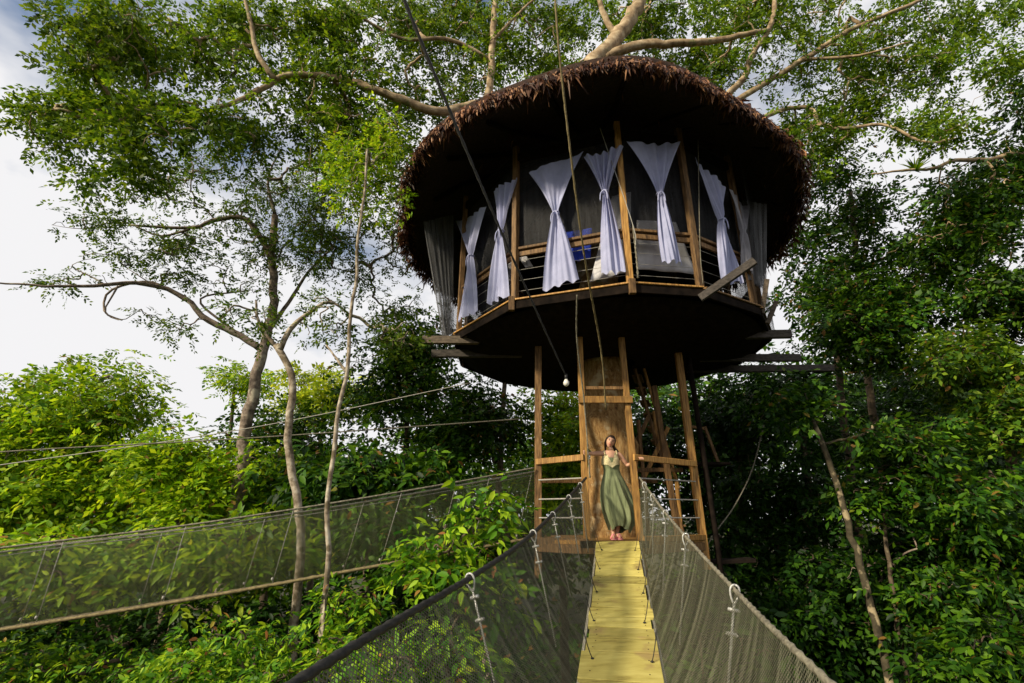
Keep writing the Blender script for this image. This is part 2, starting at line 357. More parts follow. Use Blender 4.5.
# ------------------------------------------------------------------ ground
GZ = -9.0
def gh(x, y): return GZ + .5 * math.sin(x * .13 + 1) + .4 * math.cos(y * .11) + .3 * math.sin((x + y) * .31)
xs = np.concatenate([[-1500, -400, -150], np.linspace(-70, 70, 57), [150, 400, 1500]])
ys = np.concatenate([[-600, -150, -60], np.linspace(-20, 90, 45), [150, 400, 2000]])
V = [(x, y, gh(x, y)) for y in ys for x in xs]; nx = len(xs)
F = [(j * nx + i, j * nx + i + 1, (j + 1) * nx + i + 1, (j + 1) * nx + i) for j in range(len(ys) - 1) for i in range(nx - 1)]
g = link('ground', V, F, GROUND, org=(0, 0, GZ), smooth=True); tag(g, 'dark forest floor far below the bridge', 'ground', kind='structure')
def base(x, y): return (x, y, gh(x, y) - .15)

# ------------------------------------------------------------------ treehouse
AX = np.array([1.97, 10.4]); FZ = 3.43; RF = 3.2
ANG = [196.6, 232.4, 267.7, 289, 315, 342, 10, 40, 70, 100, 132, 165]
def pol(a, r, z): return np.array([AX[0] + r * math.cos(R(a)), AX[1] + r * math.sin(R(a)), z])
house = empty('treehouse', (AX[0], AX[1], FZ - .35), 'round thatched treehouse with open curtained sides built around a big tree trunk', 'treehouse')
nA = len(ANG)
# floor plate, joists, fascia boards
v = [pol(a, RF, FZ) for a in ANG] + [pol(a, RF, FZ - .05) for a in ANG]
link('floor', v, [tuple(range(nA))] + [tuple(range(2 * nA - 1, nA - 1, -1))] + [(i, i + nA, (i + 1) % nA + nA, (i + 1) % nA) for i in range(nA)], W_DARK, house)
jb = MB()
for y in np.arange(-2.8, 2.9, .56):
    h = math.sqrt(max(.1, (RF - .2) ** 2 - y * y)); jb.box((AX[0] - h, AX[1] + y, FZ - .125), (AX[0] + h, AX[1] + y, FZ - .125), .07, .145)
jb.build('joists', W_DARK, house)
for i, a in enumerate(ANG):
    p, q = pol(a, RF + .03, FZ - .1), pol(ANG[(i + 1) % nA], RF + .03, FZ - .1)
    t = (q - p) / np.linalg.norm(q - p)
    MB().box(p + t * .03, q - t * .03, .04, .14).build('fascia_board', W_DARK, house)
    MB().box(p + t * .02 + [0, 0, .092], q - t * .02 + [0, 0, .092], .09, .03).build('edge_board', W_ORANGE if i in (0, 1, 2, 11) else W_BROWN, house)  # left facets lighter: light on that side is put into the timber colour
# boarded underside, coloured near black for the shade there, dished towards the trunk, with bearer ends that stick out beyond the rim
bo = [(RF - .02, -.165), (RF - .3, -.29), (2.5, -.34), (1.4, -.37), (.62, -.38)]
v = [pol(360 * k / 48, 1, 0) for k in range(48)]; bv_ = []
for r_, z_ in bo:
    for k in range(48):
        a_ = 360 * k / 48; cs = [abs(((a_ - q + 180) % 360) - 180) for q in ANG]; bv_.append(pol(a_, r_ * (.965 if r_ > 2.8 else 1), FZ + z_))
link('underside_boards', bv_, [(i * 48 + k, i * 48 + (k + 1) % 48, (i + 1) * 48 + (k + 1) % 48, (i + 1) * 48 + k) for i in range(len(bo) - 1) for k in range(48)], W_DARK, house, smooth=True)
for a, b, z, m in [((-1.72, 9.3), (.2, 9.3), -.2, W_GREY), ((-1.62, 9.85), (.2, 9.85), -.3, W_STRUT), ((3.9, 11.0), (7.1, 10.9), -.3, W_STRUT), ((3.9, 10.2), (6.0, 10.2), -.28, W_STRUT), ((3.6, 9.0), (5.15, 8.9), -.22, W_STRUT)]:
    MB().box((*a, FZ + z), (*b, FZ + z), .1, .15).build('bearer_beam', m, house)
# posts, rails, wires
PT = 6.3
for i, a in enumerate(ANG):
    MB().box(pol(a, RF - .05, FZ + .002), pol(a, RF - .1, PT + .3), .1, .1, up=(math.cos(R(a)), math.sin(R(a)), 0)).build('post', W_ORANGE if i == 2 else W_BROWN, house)
    p, q = pol(a, RF - .1, 0), pol(ANG[(i + 1) % nA], RF - .1, 0)
    z = FZ + 1.0
    MB().box(p + [0, 0, z], q + [0, 0, z], .1, .05).build('handrail', W_BROWN, house)
    MB().box(p + [0, 0, z - .1], q + [0, 0, z - .1], .045, .09).build('lower_rail', W_BROWN, house)
    wb = MB()
    for zz in (.2, .4, .6, .78): wb.tube([p + [0, 0, FZ + zz], q + [0, 0, FZ + zz]], .004, 5)
    wb.build('rail_wires', WIRE, house)
    MB().box(pol(a, RF - .12, PT + .06), pol(ANG[(i + 1) % nA], RF - .12, PT + .06), .1, .16).build('wall_plate', W_DARK, house)
def facet(px, py, rr=RF + .06):
    """where the line of sight meets the side of the house"""
    r = ray(px, py); best = None
    for i, a in enumerate(ANG):
        p, q = pol(a, rr, 0), pol(ANG[(i + 1) % nA], rr, 0); n = np.array([q[1] - p[1], p[0] - q[0]])
        den = n @ r[:2]
        if abs(den) < 1e-6: continue
        t = n @ p[:2] / den
        if t <= 0: continue
        X = r * t; s_ = (X[:2] - p[:2]) @ (q - p)[:2] / ((q - p)[:2] @ (q - p)[:2])
        if -.001 <= s_ <= 1.001 and (best is None or t < best[0]): best = (t, X, i)
    if best is None:      # a line of sight that just misses the rim: its nearest point to the house
        t = (r[:2] @ AX) / (r[:2] @ r[:2]); return r * t, 0
    return best[1], best[2]
# insect screen on every side
sv = []; sf = []; su = []; acc = 0
for i, a in enumerate(ANG):
    p, q = pol(a, RF - .16, FZ + (1.02 if i in (1, 2, 3) else .01)), pol(ANG[(i + 1) % nA], RF - .16, FZ + (1.02 if i in (1, 2, 3) else .01)); wd = np.linalg.norm(q - p); n0 = len(sv)
    sv += [p, q, np.array([q[0], q[1], PT + .3]), np.array([p[0], p[1], PT + .3])]; su += [(acc, 0), (acc + wd, 0), (acc + wd, 3.3), (acc, 3.3)]; sf.append((n0, n0 + 1, n0 + 2, n0 + 3)); acc += wd
link('insect_screen', sv, sf, SCREEN, house, uv=su)
for i in (4, 5, 11):
    p, q = pol(ANG[i], RF + .12, FZ - .05), pol(ANG[(i + 1) % nA], RF + .12, FZ - .05); wd = np.linalg.norm(q - p); up_ = np.array([0, 0, PT + .2 - FZ])
    link('insect_screen', [p, q, q + up_, p + up_], [(0, 1, 2, 3)], SCREEN, house, uv=[(0, 0), (wd, 0), (wd, 3), (0, 3)])
# thatched roof
RE = 4.32; EZ = 6.02; RX = AX + [-.16, 0]
def eave(a):
    t = R(a); return RE + .08 * math.sin(3 * t + 1) + .06 * math.sin(7 * t), EZ - .33 * math.sin(t) - .09 * math.cos(t) + .04 * math.sin(2 * t + .4) + .04 * math.sin(5 * t) + .2 * math.exp(-(((a - 273 + 180) % 360 - 180) / 17) ** 2)
nr = 96; V = []; F = []
rows = [(1.0, -.02, 0), (1.01, .14, 0), (.93, .4, 0), (.69, 1.25, 0), (.3, 2.5, 0), (.02, 3.2, 0)]
inner = [(.9, .3, 0), (.69, 1.0, 0), (.3, 1.9, 0), (.02, 2.7, 0)]
allr = list(reversed(inner)) + rows
for f_, dz, _ in allr:
    for k in range(nr):
        a = 360 * k / nr; re, ez = eave(a); V.append(pol(a, re * f_, EZ + (ez - EZ) * max(0, (f_ - .6) / .4) + dz) + [-.16, 0, 0])
for i in range(len(allr) - 1):
    for k in range(nr): F.append((i * nr + k, i * nr + (k + 1) % nr, (i + 1) * nr + (k + 1) % nr, (i + 1) * nr + k))
roof = link('thatched_roof', V, F, THATCH_CORE, house, smooth=True)
rt = np.random.default_rng(3)
def strips(n, fr, lean, ln):
    a = rt.uniform(0, 2 * math.pi, n); f_ = rt.uniform(*fr, n)
    E = np.array([eave(math.degrees(x)) for x in a]); rad = np.stack([np.cos(a), np.sin(a), np.zeros(n)], 1); tan = np.stack([-np.sin(a), np.cos(a), np.zeros(n)], 1)
    rr = E[:, 0] * f_; ez_ = EZ + (E[:, 1] - EZ) * np.clip((f_ - .6) / .4, 0, 1); z = np.where(f_ > .93, ez_ + .41 - (f_ - .93) / .08 * .42, ez_ + .41 + (.93 - f_) * 3.45)
    P = np.stack([RX[0] + rr * np.cos(a), AX[1] + rr * np.sin(a), z], 1) + rt.normal(size=(n, 3)) * .03
    dn = np.array([0, 0, -1.])
    ax = rad * (lean + rt.normal(size=(n, 1)) * .3) + dn * (.75 + rt.normal(size=(n, 1)) * .25) + tan * rt.normal(size=(n, 1)) * .45
    ax /= np.linalg.norm(ax, axis=1)[:, None]; nn = np.cross(tan, ax) + rt.normal(size=(n, 3)) * .5; sd = np.cross(ax, nn); sd /= np.linalg.norm(sd, axis=1)[:, None]
    s = (ln * rt.uniform(.4, 1.3, n) * (1 + .35 * np.sin(a * 13 + 1) * np.sin(a * 29) + .3 * np.sin(a * 71 + 2)) * np.where(rt.uniform(0, 1, n) < .04, 1.7, 1))[:, None]; wv = rt.uniform(.007, .024, n)[:, None]
    out = np.stack([P - sd * wv, P + s * .55 * ax - sd * wv * 1.2 + rad * .03, P + s * ax + dn * .03, P + s * .55 * ax + sd * wv * 1.2 + rad * .03, P + sd * wv], 1)
    return out.reshape(-1, 3), n
A_, n1 = strips(17000, (.9, 1.02), .45, .165); B_, n2 = strips(7000, (.3, .95), .8, .3)
C_, n3 = strips(6000, (.97, 1.01), -.2, .17)
VV = np.vstack([A_, B_, C_]); nn_ = n1 + n2 + n3
ID = np.arange(nn_)[:, None] * 5
link('thatch_fringe', VV, np.vstack([ID + [0, 1, 3, 4]]).astype(int) if False else np.concatenate([ID + np.array([[0, 1, 2, 3]]), ID + np.array([[0, 3, 4, 0]])])[:nn_], THATCH, house)
rb = MB()
for a in ANG + [250, 300, 215]:
    re, ez = eave(a); rb.box(pol(a, re * .9, ez + .2), pol(a, RF, EZ + .88), .07, .09); rb.box(pol(a, RF, EZ + .88), pol(a, .6, EZ + 2.35), .07, .09)
rb.build('rafters', W_DARK, house)
# short struts that stick out at the corners of the rim
a = pol(289, RF + .05, FZ - .12); MB().box(a + [-.12, -.06, -.1], a + [.62, -.45, .34], .07, .12).build('strut', W_STRUT, house)
for aa in (232.4, 267.7): p = pol(aa, RF + .04, FZ - .1); MB().box(p + [0, -.02, -.1], p + [0, -.02, .14], .1, .09, up=(0, 1, 0)).build('bracket', W_BROWN, house)
for aa, dx, dz, l_ in ((317, .02, -.1, .62), (322, .05, -.2, .4)):
    a = pol(aa, RF + .03, FZ); MB().box(a + [-.02, 0, dz], a + [dx + .12, -.06, dz + l_], .06, .08).build('strut', W_GREY, house)

# curtains, each tied at the waist
def curtain(label, tl, tr, tie, bl, br, m=None, waist=.055, tied=True):
    m = m or CURTAIN
    P = [facet(*x)[0] for x in (tl, tr, tie, bl, br)]
    X = P[2] - P[2]; TL, TR, TI, BL, BR = P
    n = np.cross(TR - TL, [0, 0, 1]); n /= np.linalg.norm(n); ax = np.cross([0, 0, 1], n); ax /= np.linalg.norm(ax)
    if ax @ (TR - TL) < 0: ax = -ax
    if n @ np.array([*(TI[:2] - AX), 0]) < 0: n = -n
    root = empty('curtain', tuple((BL + BR) / 2), label, 'curtain', 'white curtains around the treehouse')
    nc, nrw = 41, 34; V = []
    ph = rng.uniform(0, 6); fr = rng.uniform(20, 34, 4); pp = rng.uniform(0, 6.28, 4); aa_ = rng.uniform(.4, 1, 4)
    for j in range(nrw):
        t = j / (nrw - 1); ts = .47
        if t < ts:
            s_ = t / ts; e = s_ ** 1.15; l_ = TL * (1 - s_) + TI * s_; r_ = TR * (1 - s_) + TI * s_
            cur = (1 - s_) * .0 + s_ * (1 - s_) * .25
            l_ = l_ + ax * np.linalg.norm(TR - TL) * cur * .5; r_ = r_ - ax * np.linalg.norm(TR - TL) * cur * .5
        else:
            s_ = (t - ts) / (1 - ts); k = 1 - (1 - s_) ** 1.5
            l_ = TI * (1 - s_) + BL * s_; r_ = TI * (1 - s_) + BR * s_
            l_ = l_ - ax * .03 * math.sin(math.pi * s_); r_ = r_ + ax * .03 * math.sin(math.pi * s_)
        near = math.exp(-((t - ts) / .03) ** 2)
        for i in range(nc):
            u = i / (nc - 1); p = l_ * (1 - u) + r_ * u + ax * (u - .5) * waist * 1.6
            amp = .035 * (1 - .6 * near); p = p + n * (amp * sum(aa_[q] * math.sin(u * fr[q] + pp[q] + .8 * math.sin(t * 4 + pp[q - 1])) for q in range(4)) / 1.6 + .035 * math.sin(u * 7 + ph * 2 + t * 4))
            if j == nrw - 1: p = p + np.array([0, 0, .03 * math.sin(u * 17 + ph)])
            V.append(p)
    F = [(j * nc + i, j * nc + i + 1, (j + 1) * nc + i + 1, (j + 1) * nc + i) for j in range(nrw - 1) for i in range(nc - 1)]
    link('drape', V, F, m, root, smooth=True)
    if tied:
        tb = MB(); q = TI
        ring = [q + ax * (waist * .95 * math.cos(x)) + n * (.06 * math.sin(x)) for x in np.linspace(0, 2 * math.pi, 15)]
        tb.tube(ring, .014, 6)
        for sx in (-1, .6): tb.tube(spline([q + n * .06, q + n * .07 + ax * sx * .06 - np.array([0, 0, .05]), q + n * .07 + ax * sx * .08 - np.array([0, 0, .2])], 7), [.012] * 6 + [.004], 5)
        tb.build('tie', m, root, smooth=True)
    return root
curtain('narrow white tied curtain beside the reddish chair, furthest left of the bright white ones', (457, 222), (486, 208), (471, 256), (458, 320), (476, 312))
curtain('slim white tied curtain crossed by the slanting black cord, left of the corner post', (494, 190), (516, 178), (501, 231), (489, 303), (506, 297))
curtain('widest flared white tied curtain in front of the blue cloth', (531, 172), (581, 152), (556, 213), (545, 290), (576, 280))
curtain('white tied curtain just left of the middle front post, right of the blue cloth', (586, 156), (621, 147), (605, 192), (604, 274), (623, 271))
curtain('white tied curtain hanging in front of the wide draped grey sheet', (628, 143), (677, 143), (660, 194), (666, 262), (681, 262))
curtain('white tied curtain right of the right front post, rightmost of the bright white ones', (696, 158), (724, 188), (722, 220), (724, 282), (740, 282))
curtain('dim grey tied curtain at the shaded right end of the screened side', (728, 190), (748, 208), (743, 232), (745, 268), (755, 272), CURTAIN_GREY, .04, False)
def sheer(label, l0, r0, l1, r1):
    P = [facet(*x, rr=RF - .02)[0] for x in (l0, r0, l1, r1)]; nc, nrw = 41, 12; V = []; U = []
    c_ = (P[0] + P[1]) / 2; n = np.array([*(c_[:2] - AX), 0]); n /= np.linalg.norm(n)
    for j in range(nrw):
        t = j / (nrw - 1)
        for i in range(nc):
            u = i / (nc - 1); p = (P[0] * (1 - u) + P[1] * u) * (1 - t) + (P[2] * (1 - u) + P[3] * u) * t
            V.append(p + n * .045 * math.sin(u * 31 + .6 * math.sin(u * 11))); U.append((u * 1.2, t * 2.5))
    F = [(j * nc + i, j * nc + i + 1, (j + 1) * nc + i + 1, (j + 1) * nc + i) for j in range(nrw - 1) for i in range(nc - 1)]
    o = link('sheer_drape', V, F, DRAPE, None, uv=U, smooth=True); return tag(o, label, 'curtain')
sheer('long sheer dark grey drape hanging at the left end of the treehouse', (424, 222), (452, 215), (444, 338), (452, 333))
sheer('sheer dark grey drape gathered at the right end of the treehouse', (742, 200), (768, 205), (748, 280), (766, 290))

# things inside the open room
t_ = at_z(548, 258, FZ + .95)
def sheet(name, label, cat, P, m, nu=14, nv=10, amp=.03, thick=.012):
    P = [np.array(p, float) for p in P]; V = []; n = np.cross(P[1] - P[0], P[2] - P[0]); n /= np.linalg.norm(n)
    for side in (0, 1):
        for j in range(nv):
            for i in range(nu):
                u, t = i / (nu - 1), j / (nv - 1); p = (P[0] * (1 - u) + P[1] * u) * (1 - t) + (P[2] * (1 - u) + P[3] * u) * t
                V.append(p + n * (amp * math.sin(u * 13 + t * 2) * (.3 + .7 * t) + side * thick))
    k = nu * nv; F = []
    for j in range(nv - 1):
        for i in range(nu - 1):
            a = j * nu + i; F += [(a, a + 1, a + nu + 1, a + nu), (a + k, a + nu + k, a + nu + 1 + k, a + 1 + k)]
    rim = [i for i in range(nu)] + [j * nu + nu - 1 for j in range(1, nv)] + [(nv - 1) * nu + i for i in range(nu - 2, -1, -1)] + [j * nu for j in range(nv - 2, 0, -1)]
    for a, b in zip(rim, rim[1:] + rim[:1]): F.append((a, a + k, b + k, b))
    return tag(link(name, V, F, m, smooth=True), label, cat)
fp = lambda px, py, rr=RF - .34: facet(px, py, rr)[0]
sheet('blue_towel', 'bright blue cloth hung behind the rail beside the widest white curtain', 'towel', [fp(566, 232), fp(592, 228), fp(570, 262), fp(590, 258)], CLOTH_BLUE)
sheet('grey_cloth', 'pale grey cloth strip hanging below the rail by the front left corner post', 'cloth', [fp(514, 252), fp(522, 250), fp(525, 268), fp(532, 266)], CLOTH_GREY, amp=.02)
sheet('grey_sheet', 'wide pale grey sheet draped behind the rail wires between the two right front posts', 'sheet', [fp(637, 220), fp(676, 222), fp(637, 269), fp(697, 274)], CLOTH_GREY, 24, 14, .014)
sheet('grey_sheet', 'pale grey sheet hanging in a slant behind the rail, left of the middle front post', 'sheet', [fp(612, 196), fp(631, 192), fp(590, 282), fp(631, 271)], CLOTH_GREY, 20, 14, .03)
ch0 = fp(481, 300, RF - .6); ch0 = np.array([ch0[0], ch0[1], FZ])
ch = empty('wooden_chair', tuple(ch0), 'reddish wooden chair with a curved back behind the rail at the left end', 'chair')
MB().box(ch0 + [-.05, 0, .42], ch0 + [.35, .15, .42], .42, .04).build('seat', W_ORANGE, ch)
for s_ in (-.19, .19):
    MB().tube(spline([ch0 + [.42, .1 + s_, .0], ch0 + [.36, .1 + s_, .45], ch0 + [.46, .12 + s_, .9]], 9), .025, 7).build('leg', W_ORANGE, ch, True)
    MB().tube(spline([ch0 + [-.06, s_, .0], ch0 + [-.03, s_, .41]], 4), .022, 7).build('leg', W_ORANGE, ch, True)
bk = MB()
for z in (.58, .7, .82): bk.box(ch0 + [.39 + (z - .58) * .2, -.08, z], ch0 + [.39 + (z - .58) * .2, .28, z], .02, .07)
bk.build('backrest', W_ORANGE, ch)
st0 = fp(510, 290, RF - .5); st0 = np.array([st0[0], st0[1], FZ])
stl = empty('side_table', tuple(st0), 'small round wooden side table behind the rail at the front left corner', 'table')
MB().tube([st0 + [0, 0, .5], st0 + [0, 0, .53]], .26, 20).build('table_top', W_BROWN, stl)
for k in range(3): a = k * 2.1; MB().tube([st0 + [.2 * math.cos(a), .2 * math.sin(a), 0], st0 + [.1 * math.cos(a), .1 * math.sin(a), .5]], .02, 6).build('leg', W_BROWN, stl)
sheet('hung_shirt', 'crumpled grey shirt hung on the rail left of the front left corner post', 'clothing', [fp(508, 262), fp(514, 260), fp(508, 282), fp(515, 280)], CLOTH_GREY, amp=.05)

# ------------------------------------------------------------------ entry platform and its timber gate
PZ = -.34
plat = empty('entry_platform', (1.9, 9.6, PZ - .2), 'timber landing with tall orange posts and rails at the far end of the bridge', 'platform')
PL = [(.38, 9.25), (1.1, 8.62), (2.12, 8.62), (3.42, 9.65), (3.2, 11.4), (.5, 11.4)]
n = len(PL); v = [(x, y, PZ) for x, y in PL] + [(x, y, PZ - .06) for x, y in PL]
link('deck', v, [tuple(range(n)), tuple(range(2 * n - 1, n - 1, -1))] + [(i, i + n, (i + 1) % n + n, (i + 1) % n) for i in range(n)], W_ORANGE, plat)
for i in range(n):
    p, q = np.array([*PL[i], PZ - .13]), np.array([*PL[(i + 1) % n], PZ - .13]); MB().box(p, q, .06, .13).build('edge_beam', W_BROWN, plat)
def post(x, y, z0, z1, x1=None, s=.1, m=W_ORANGE, nm='post'): return MB().box((x, y, z0), (x1 if x1 is not None else x, y, z1), s, s, up=(0, 1, 0)).build(nm, m, plat)
UND = FZ - .3
post(.43, 9.25, PZ - .6, UND, .5, .12, W_BROWN); post(1.19, 8.72, PZ + .002, UND, 1.22); post(2.04, 8.72, PZ + .002, UND, 1.97); post(3.36, 9.62, PZ - .5, UND, 3.27, .12)
post(3.1, 10.2, PZ + .002, 2.55, 2.9, .1, W_BROWN)
def bar(a, b, wd=.05, h=.1, m=W_ORANGE, nm='rail'): return MB().box(a, b, wd, h).build(nm, m, plat)
bar((.43, 9.2, .93), (1.19, 8.66, .95)); bar((2.02, 8.66, .95), (3.36, 9.56, .93)); bar((.43, 9.2, PZ - .02), (1.19, 8.64, PZ - .02), .05, .1, W_BROWN)
bar((1.15, 8.65, 1.92), (2.07, 8.65, 1.92), .05, .12); bar((1.2, 8.72, 2.14), (2.0, 8.72, 2.14), .05, .06, W_BROWN)
bar((2.06, 8.6, PZ + .02), (3.4, 9.6, PZ + .02), .05, .09)
bar((1.07, 8.6, PZ - .05), (2.14, 8.6, PZ - .05), .05, .1, W_DARK, 'threshold')
for z in (.0, .3, .62):
    MB().tube([(.43, 9.22, z), (1.19, 8.7, z)], .012, 6).build('rail_wire', WIRE, plat); MB().tube([(2.04, 8.7, z), (3.36, 9.6, z)], .012, 6).build('rail_wire', WIRE, plat)
bar((.6, 11.3, .75), (3.1, 11.3, .75), .05, .1, W_BROWN)
# the steps that climb behind the landing to the room above
stair = empty('staircase', (3.0, 11.0, PZ), 'open wooden staircase with diagonal braces behind the right landing rail', 'staircase')
s0, s1 = np.array([3.45, 11.0, PZ - .0]), np.array([2.75, 11.0, FZ - .3])
sd = np.array([.25, .75, 0]); 
for o in (-.4, .4): MB().box(s0 + sd * o, s1 + sd * o, .05, .12).build('stringer', W_BROWN, stair)
for k in range(12):
    t = (k + .7) / 12.5; p = s0 * (1 - t) + s1 * t; MB().box(p - sd * .42, p + sd * .42, .2, .035).build('tread', W_BROWN, stair)
for o in (-.43, .43):
    MB().box(s0 + sd * o + [0, 0, .9], s1 + sd * o + [.1, 0, .5], .05, .07).build('handrail', W_ORANGE, stair)
    for t in (.05, .5): p = s0 * (1 - t) + s1 * t + sd * o; MB().box(p, p + [0, 0, .88 - t * .3], .06, .06, up=(0, 1, 0)).build('baluster', W_ORANGE, stair)
MB().box((2.5, 10.5, .55), (3.2, 10.5, 1.75), .06, .08).build('brace', W_ORANGE, stair)
MB().box((2.3, 10.6, 1.0), (2.85, 10.6, 2.0), .06, .08).build('brace', W_BROWN, stair)
MB().box((2.62, 10.5, -.3), (2.6, 10.5, 1.9), .07, .07, up=(0, 1, 0)).build('baluster', W_BROWN, stair)
MB().box((2.5, 10.48, .9), (3.4, 10.48, .9), .05, .08).build('handrail', W_BROWN, stair)
lad = empty('side_landing', (3.75, 9.9, .9), 'small timber ledge with an upright frame jutting out right of the dark pole', 'platform')
MB().box((3.3, 10.2, .98), (4.15, 10.2, .98), .5, .05).build('board', W_DARK, lad)
MB().box((3.4, 10.1, 1.72), (3.8, 10.1, 1.66), .05, .05).build('rail', W_BROWN, lad); MB().box((3.8, 10.1, 1.7), (3.98, 10.1, 1.0), .05, .06, up=(0, 1, 0)).build('post', W_BROWN, lad)
pole = tag(MB().tube([(3.66, 9.7, -9), (3.62, 9.7, -.5), (3.5, 9.7, FZ - .43)], .05, 10).build('metal_pole', W_DARK, smooth=True), 'dark upright pole next to the rightmost landing post', 'pole')
shelf_ = tag(MB().box((3.3, 10.0, PZ - .42), (4.25, 9.8, PZ - .36), .5, .06).build('ledge_board', W_DARK), 'dark plank sticking out low beside the right corner of the landing', 'plank')

# ------------------------------------------------------------------ suspension bridge towards the landing
def dz(Y): return -1.75 + .0713 * Y + .01073 * Y * Y
def dc(Y): return np.array([-.09 + .2035 * Y, Y, dz(Y)])
br = empty('suspension_bridge', tuple(dc(4)), 'narrow suspension bridge of yellow planks with net sides, leading straight to the landing', 'bridge')
lat = np.array([.98, -.2, 0])
seams = [8.57]; rs = random.Random(5)
while seams[-1] > -.8: seams.append(seams[-1] - rs.choice([.24, .26, .28, .5, .46]))
for a, b in zip(seams, seams[1:]):
    g_ = rs.choice([.012, .016, .022, .034]); A, B = dc(a - g_), dc(b + .002)
    up = np.cross(lat, A - B); up /= np.linalg.norm(up); up = up if up[2] > 0 else -up
    o = rs.uniform(-.012, .012); tl = rs.uniform(-.006, .006); wv = .315 + rs.uniform(-.014, .014)
    c_ = (A + B) / 2; hl = np.linalg.norm(A - B) / 2; fw = (A - B) / np.linalg.norm(A - B)
    pk_ = MB().box(c_ - lat * wv + lat * o + up * tl, c_ + lat * wv + lat * o - up * tl, 2 * hl, .035, up=up, bev=.005)
    pk = MB(); pk.v, pk.f = list(pk_.v), list(pk_.f); nf = len(pk.f)
    for sx in (-.24, .24):
        for sy in ((-.5, .5) if hl > .1 else (0,)):
            q = c_ + lat * (sx + o + rs.uniform(-.012, .012)) + fw * hl * sy + up * (.0165 + (-tl if sx > 0 else tl) * .76); pk.tube([q, q + up * .0035], .006, 7)
    po = pk.build('plank', W_PLANK, br); po.data.materials.append(NAIL); mi = np.zeros(len(pk.f), np.int32); mi[nf:] = 1; po.data.polygons.foreach_set('material_index', mi)
RC = [at(830, 683, 2.1), at(735, 590, 3.66), at(680, 530, 5.59), at(658, 503, 7.0), at(640, 478, 8.6)]
LC = [at(295, 683, 2.0), at(470, 578, 3.77), at(525, 540, 4.92), at(556, 511, 6.7), at(586, 478, 8.6)]
RC = [np.array([.98, -1.0, -.9]), np.array([1.02, .6, -.8])] + RC; LC = [np.array([-1.35, -1.0, -.9]), np.array([-1.15, .6, -.78])] + LC
CR, CL = spline(RC, 620), spline(LC, 620)
MB().tube(CR, .0145, 9, lobes=3, twist=60, amp=.22).build('hand_cable', ROPE, br, True)
MB().tube(CL, .019, 9, lobes=3, twist=60, amp=.18).build('hand_cable', CABLE, br, True)
# netting from hand cable down to the plank edge
for side, cab, wv in ((1, CR, .3), (-1, CL, .3)):
    V = []; U = []; idx = range(0, 620, 5); rowsn = 12
    for q, i in enumerate(idx):
        p = cab[i]; Y = p[1]; e = dc(Y) + lat * side * .325 + np.array([0, 0, .0])
        e2 = dc(Y) + lat * side * (.325 + .5 * (abs((p - dc(Y)) @ lat) - .325)) + np.array([0, 0, .3])
        for j in range(rowsn):
            t = j / (rowsn - 1); x = p * (1 - t) ** 2 + (p * .35 + e2 * .65 + [0, 0, -.05]) * 2 * t * (1 - t) + e * t * t
            x = x + lat * side * .008 * math.sin(q * .9 + 2 * math.sin(q * .31)) * math.sin(math.pi * t)
            V.append(x); U.append((q * .083, t * 1.15))
    F = [(q * rowsn + j, q * rowsn + j + 1, (q + 1) * rowsn + j + 1, (q + 1) * rowsn + j) for q in range(len(idx) - 1) for j in range(rowsn - 1)]
    link('net', V, F, NET_MAIN, br, uv=U, smooth=True)
    MB().tube([dc(y) + lat * side * .33 + np.array([0, 0, -.03]) for y in np.linspace(-1, 8.6, 60)], .016, 7).build('deck_cable', WIRE, br, True)
def hanger(cab, side, Y):
    i = int(np.argmin(abs(cab[:, 1] - Y))); p = cab[i]; T = cab[min(i + 2, 619)] - cab[i - 2]; T /= np.linalg.norm(T)
    e = dc(Y) + lat * side * .345; e = p * .45 + e * .55 if False else e
    dn = np.array([0, 0, -1.]); foot = np.array([p[0] * .55 + e[0] * .45, p[1] * .9 + e[1] * .1, e[2] - .02]); D = foot - p; D /= np.linalg.norm(D)
    s_ = np.cross(D, T); s_ /= np.linalg.norm(s_); tt = np.cross(s_, D)
    h = MB().tube([p + D * .085, p + D * .3, foot], .0075, 7, lobes=3, twist=80, amp=.2).build('hanger', STEEL, br, True)
    # teardrop thimble over the cable
    ring = [p - D * .03 + D * (.056 - .056 * math.cos(a)) + s_ * (.026 * math.sin(a) * (1 + .5 * math.cos(a))) for a in np.linspace(0, 2 * math.pi, 19)]
    MB().tube(ring, .007, 7).build('thimble', STEEL, h, True)
    for q in (.12, .26):
        c_ = p + D * q; k = MB().box(c_ - s_ * .022, c_ + s_ * .03, .026, .022, up=D, bev=.006); k.tube([c_ - s_ * .02 + tt * .004, c_ - s_ * .032], .011, 6); k.tube([c_ + s_ * .028 + tt * .012, c_ + s_ * .028 - tt * .03], .006, 6)
        k.build('clamp', STEEL, h, True)
for Y in (1.3, 3.66, 5.3, 6.45, 7.4, 8.15):
    hanger(CR, 1, Y)
for Y in (1.5, 3.77, 5.25, 6.5, 7.45, 8.15):
    hanger(CL, -1, Y)
lb = MB()
for Y in np.arange(4.9, 8.5, .8):
    for s_ in (-1, 1):
        p = dc(Y) + lat * s_ * (.25 + rs.uniform(-.02, .02)); k = MB().tube(spline([p + [0, 0, .02], p + lat * s_ * .03 + [0, .02, .1], p + lat * s_ * .07 + [0, .04, .26]], 6), .0042, 5)
        k.ball(p + [0, 0, .022],   .016, .016, .01, 8, 4); k.build('lashing_cord', CABLE, br, True)

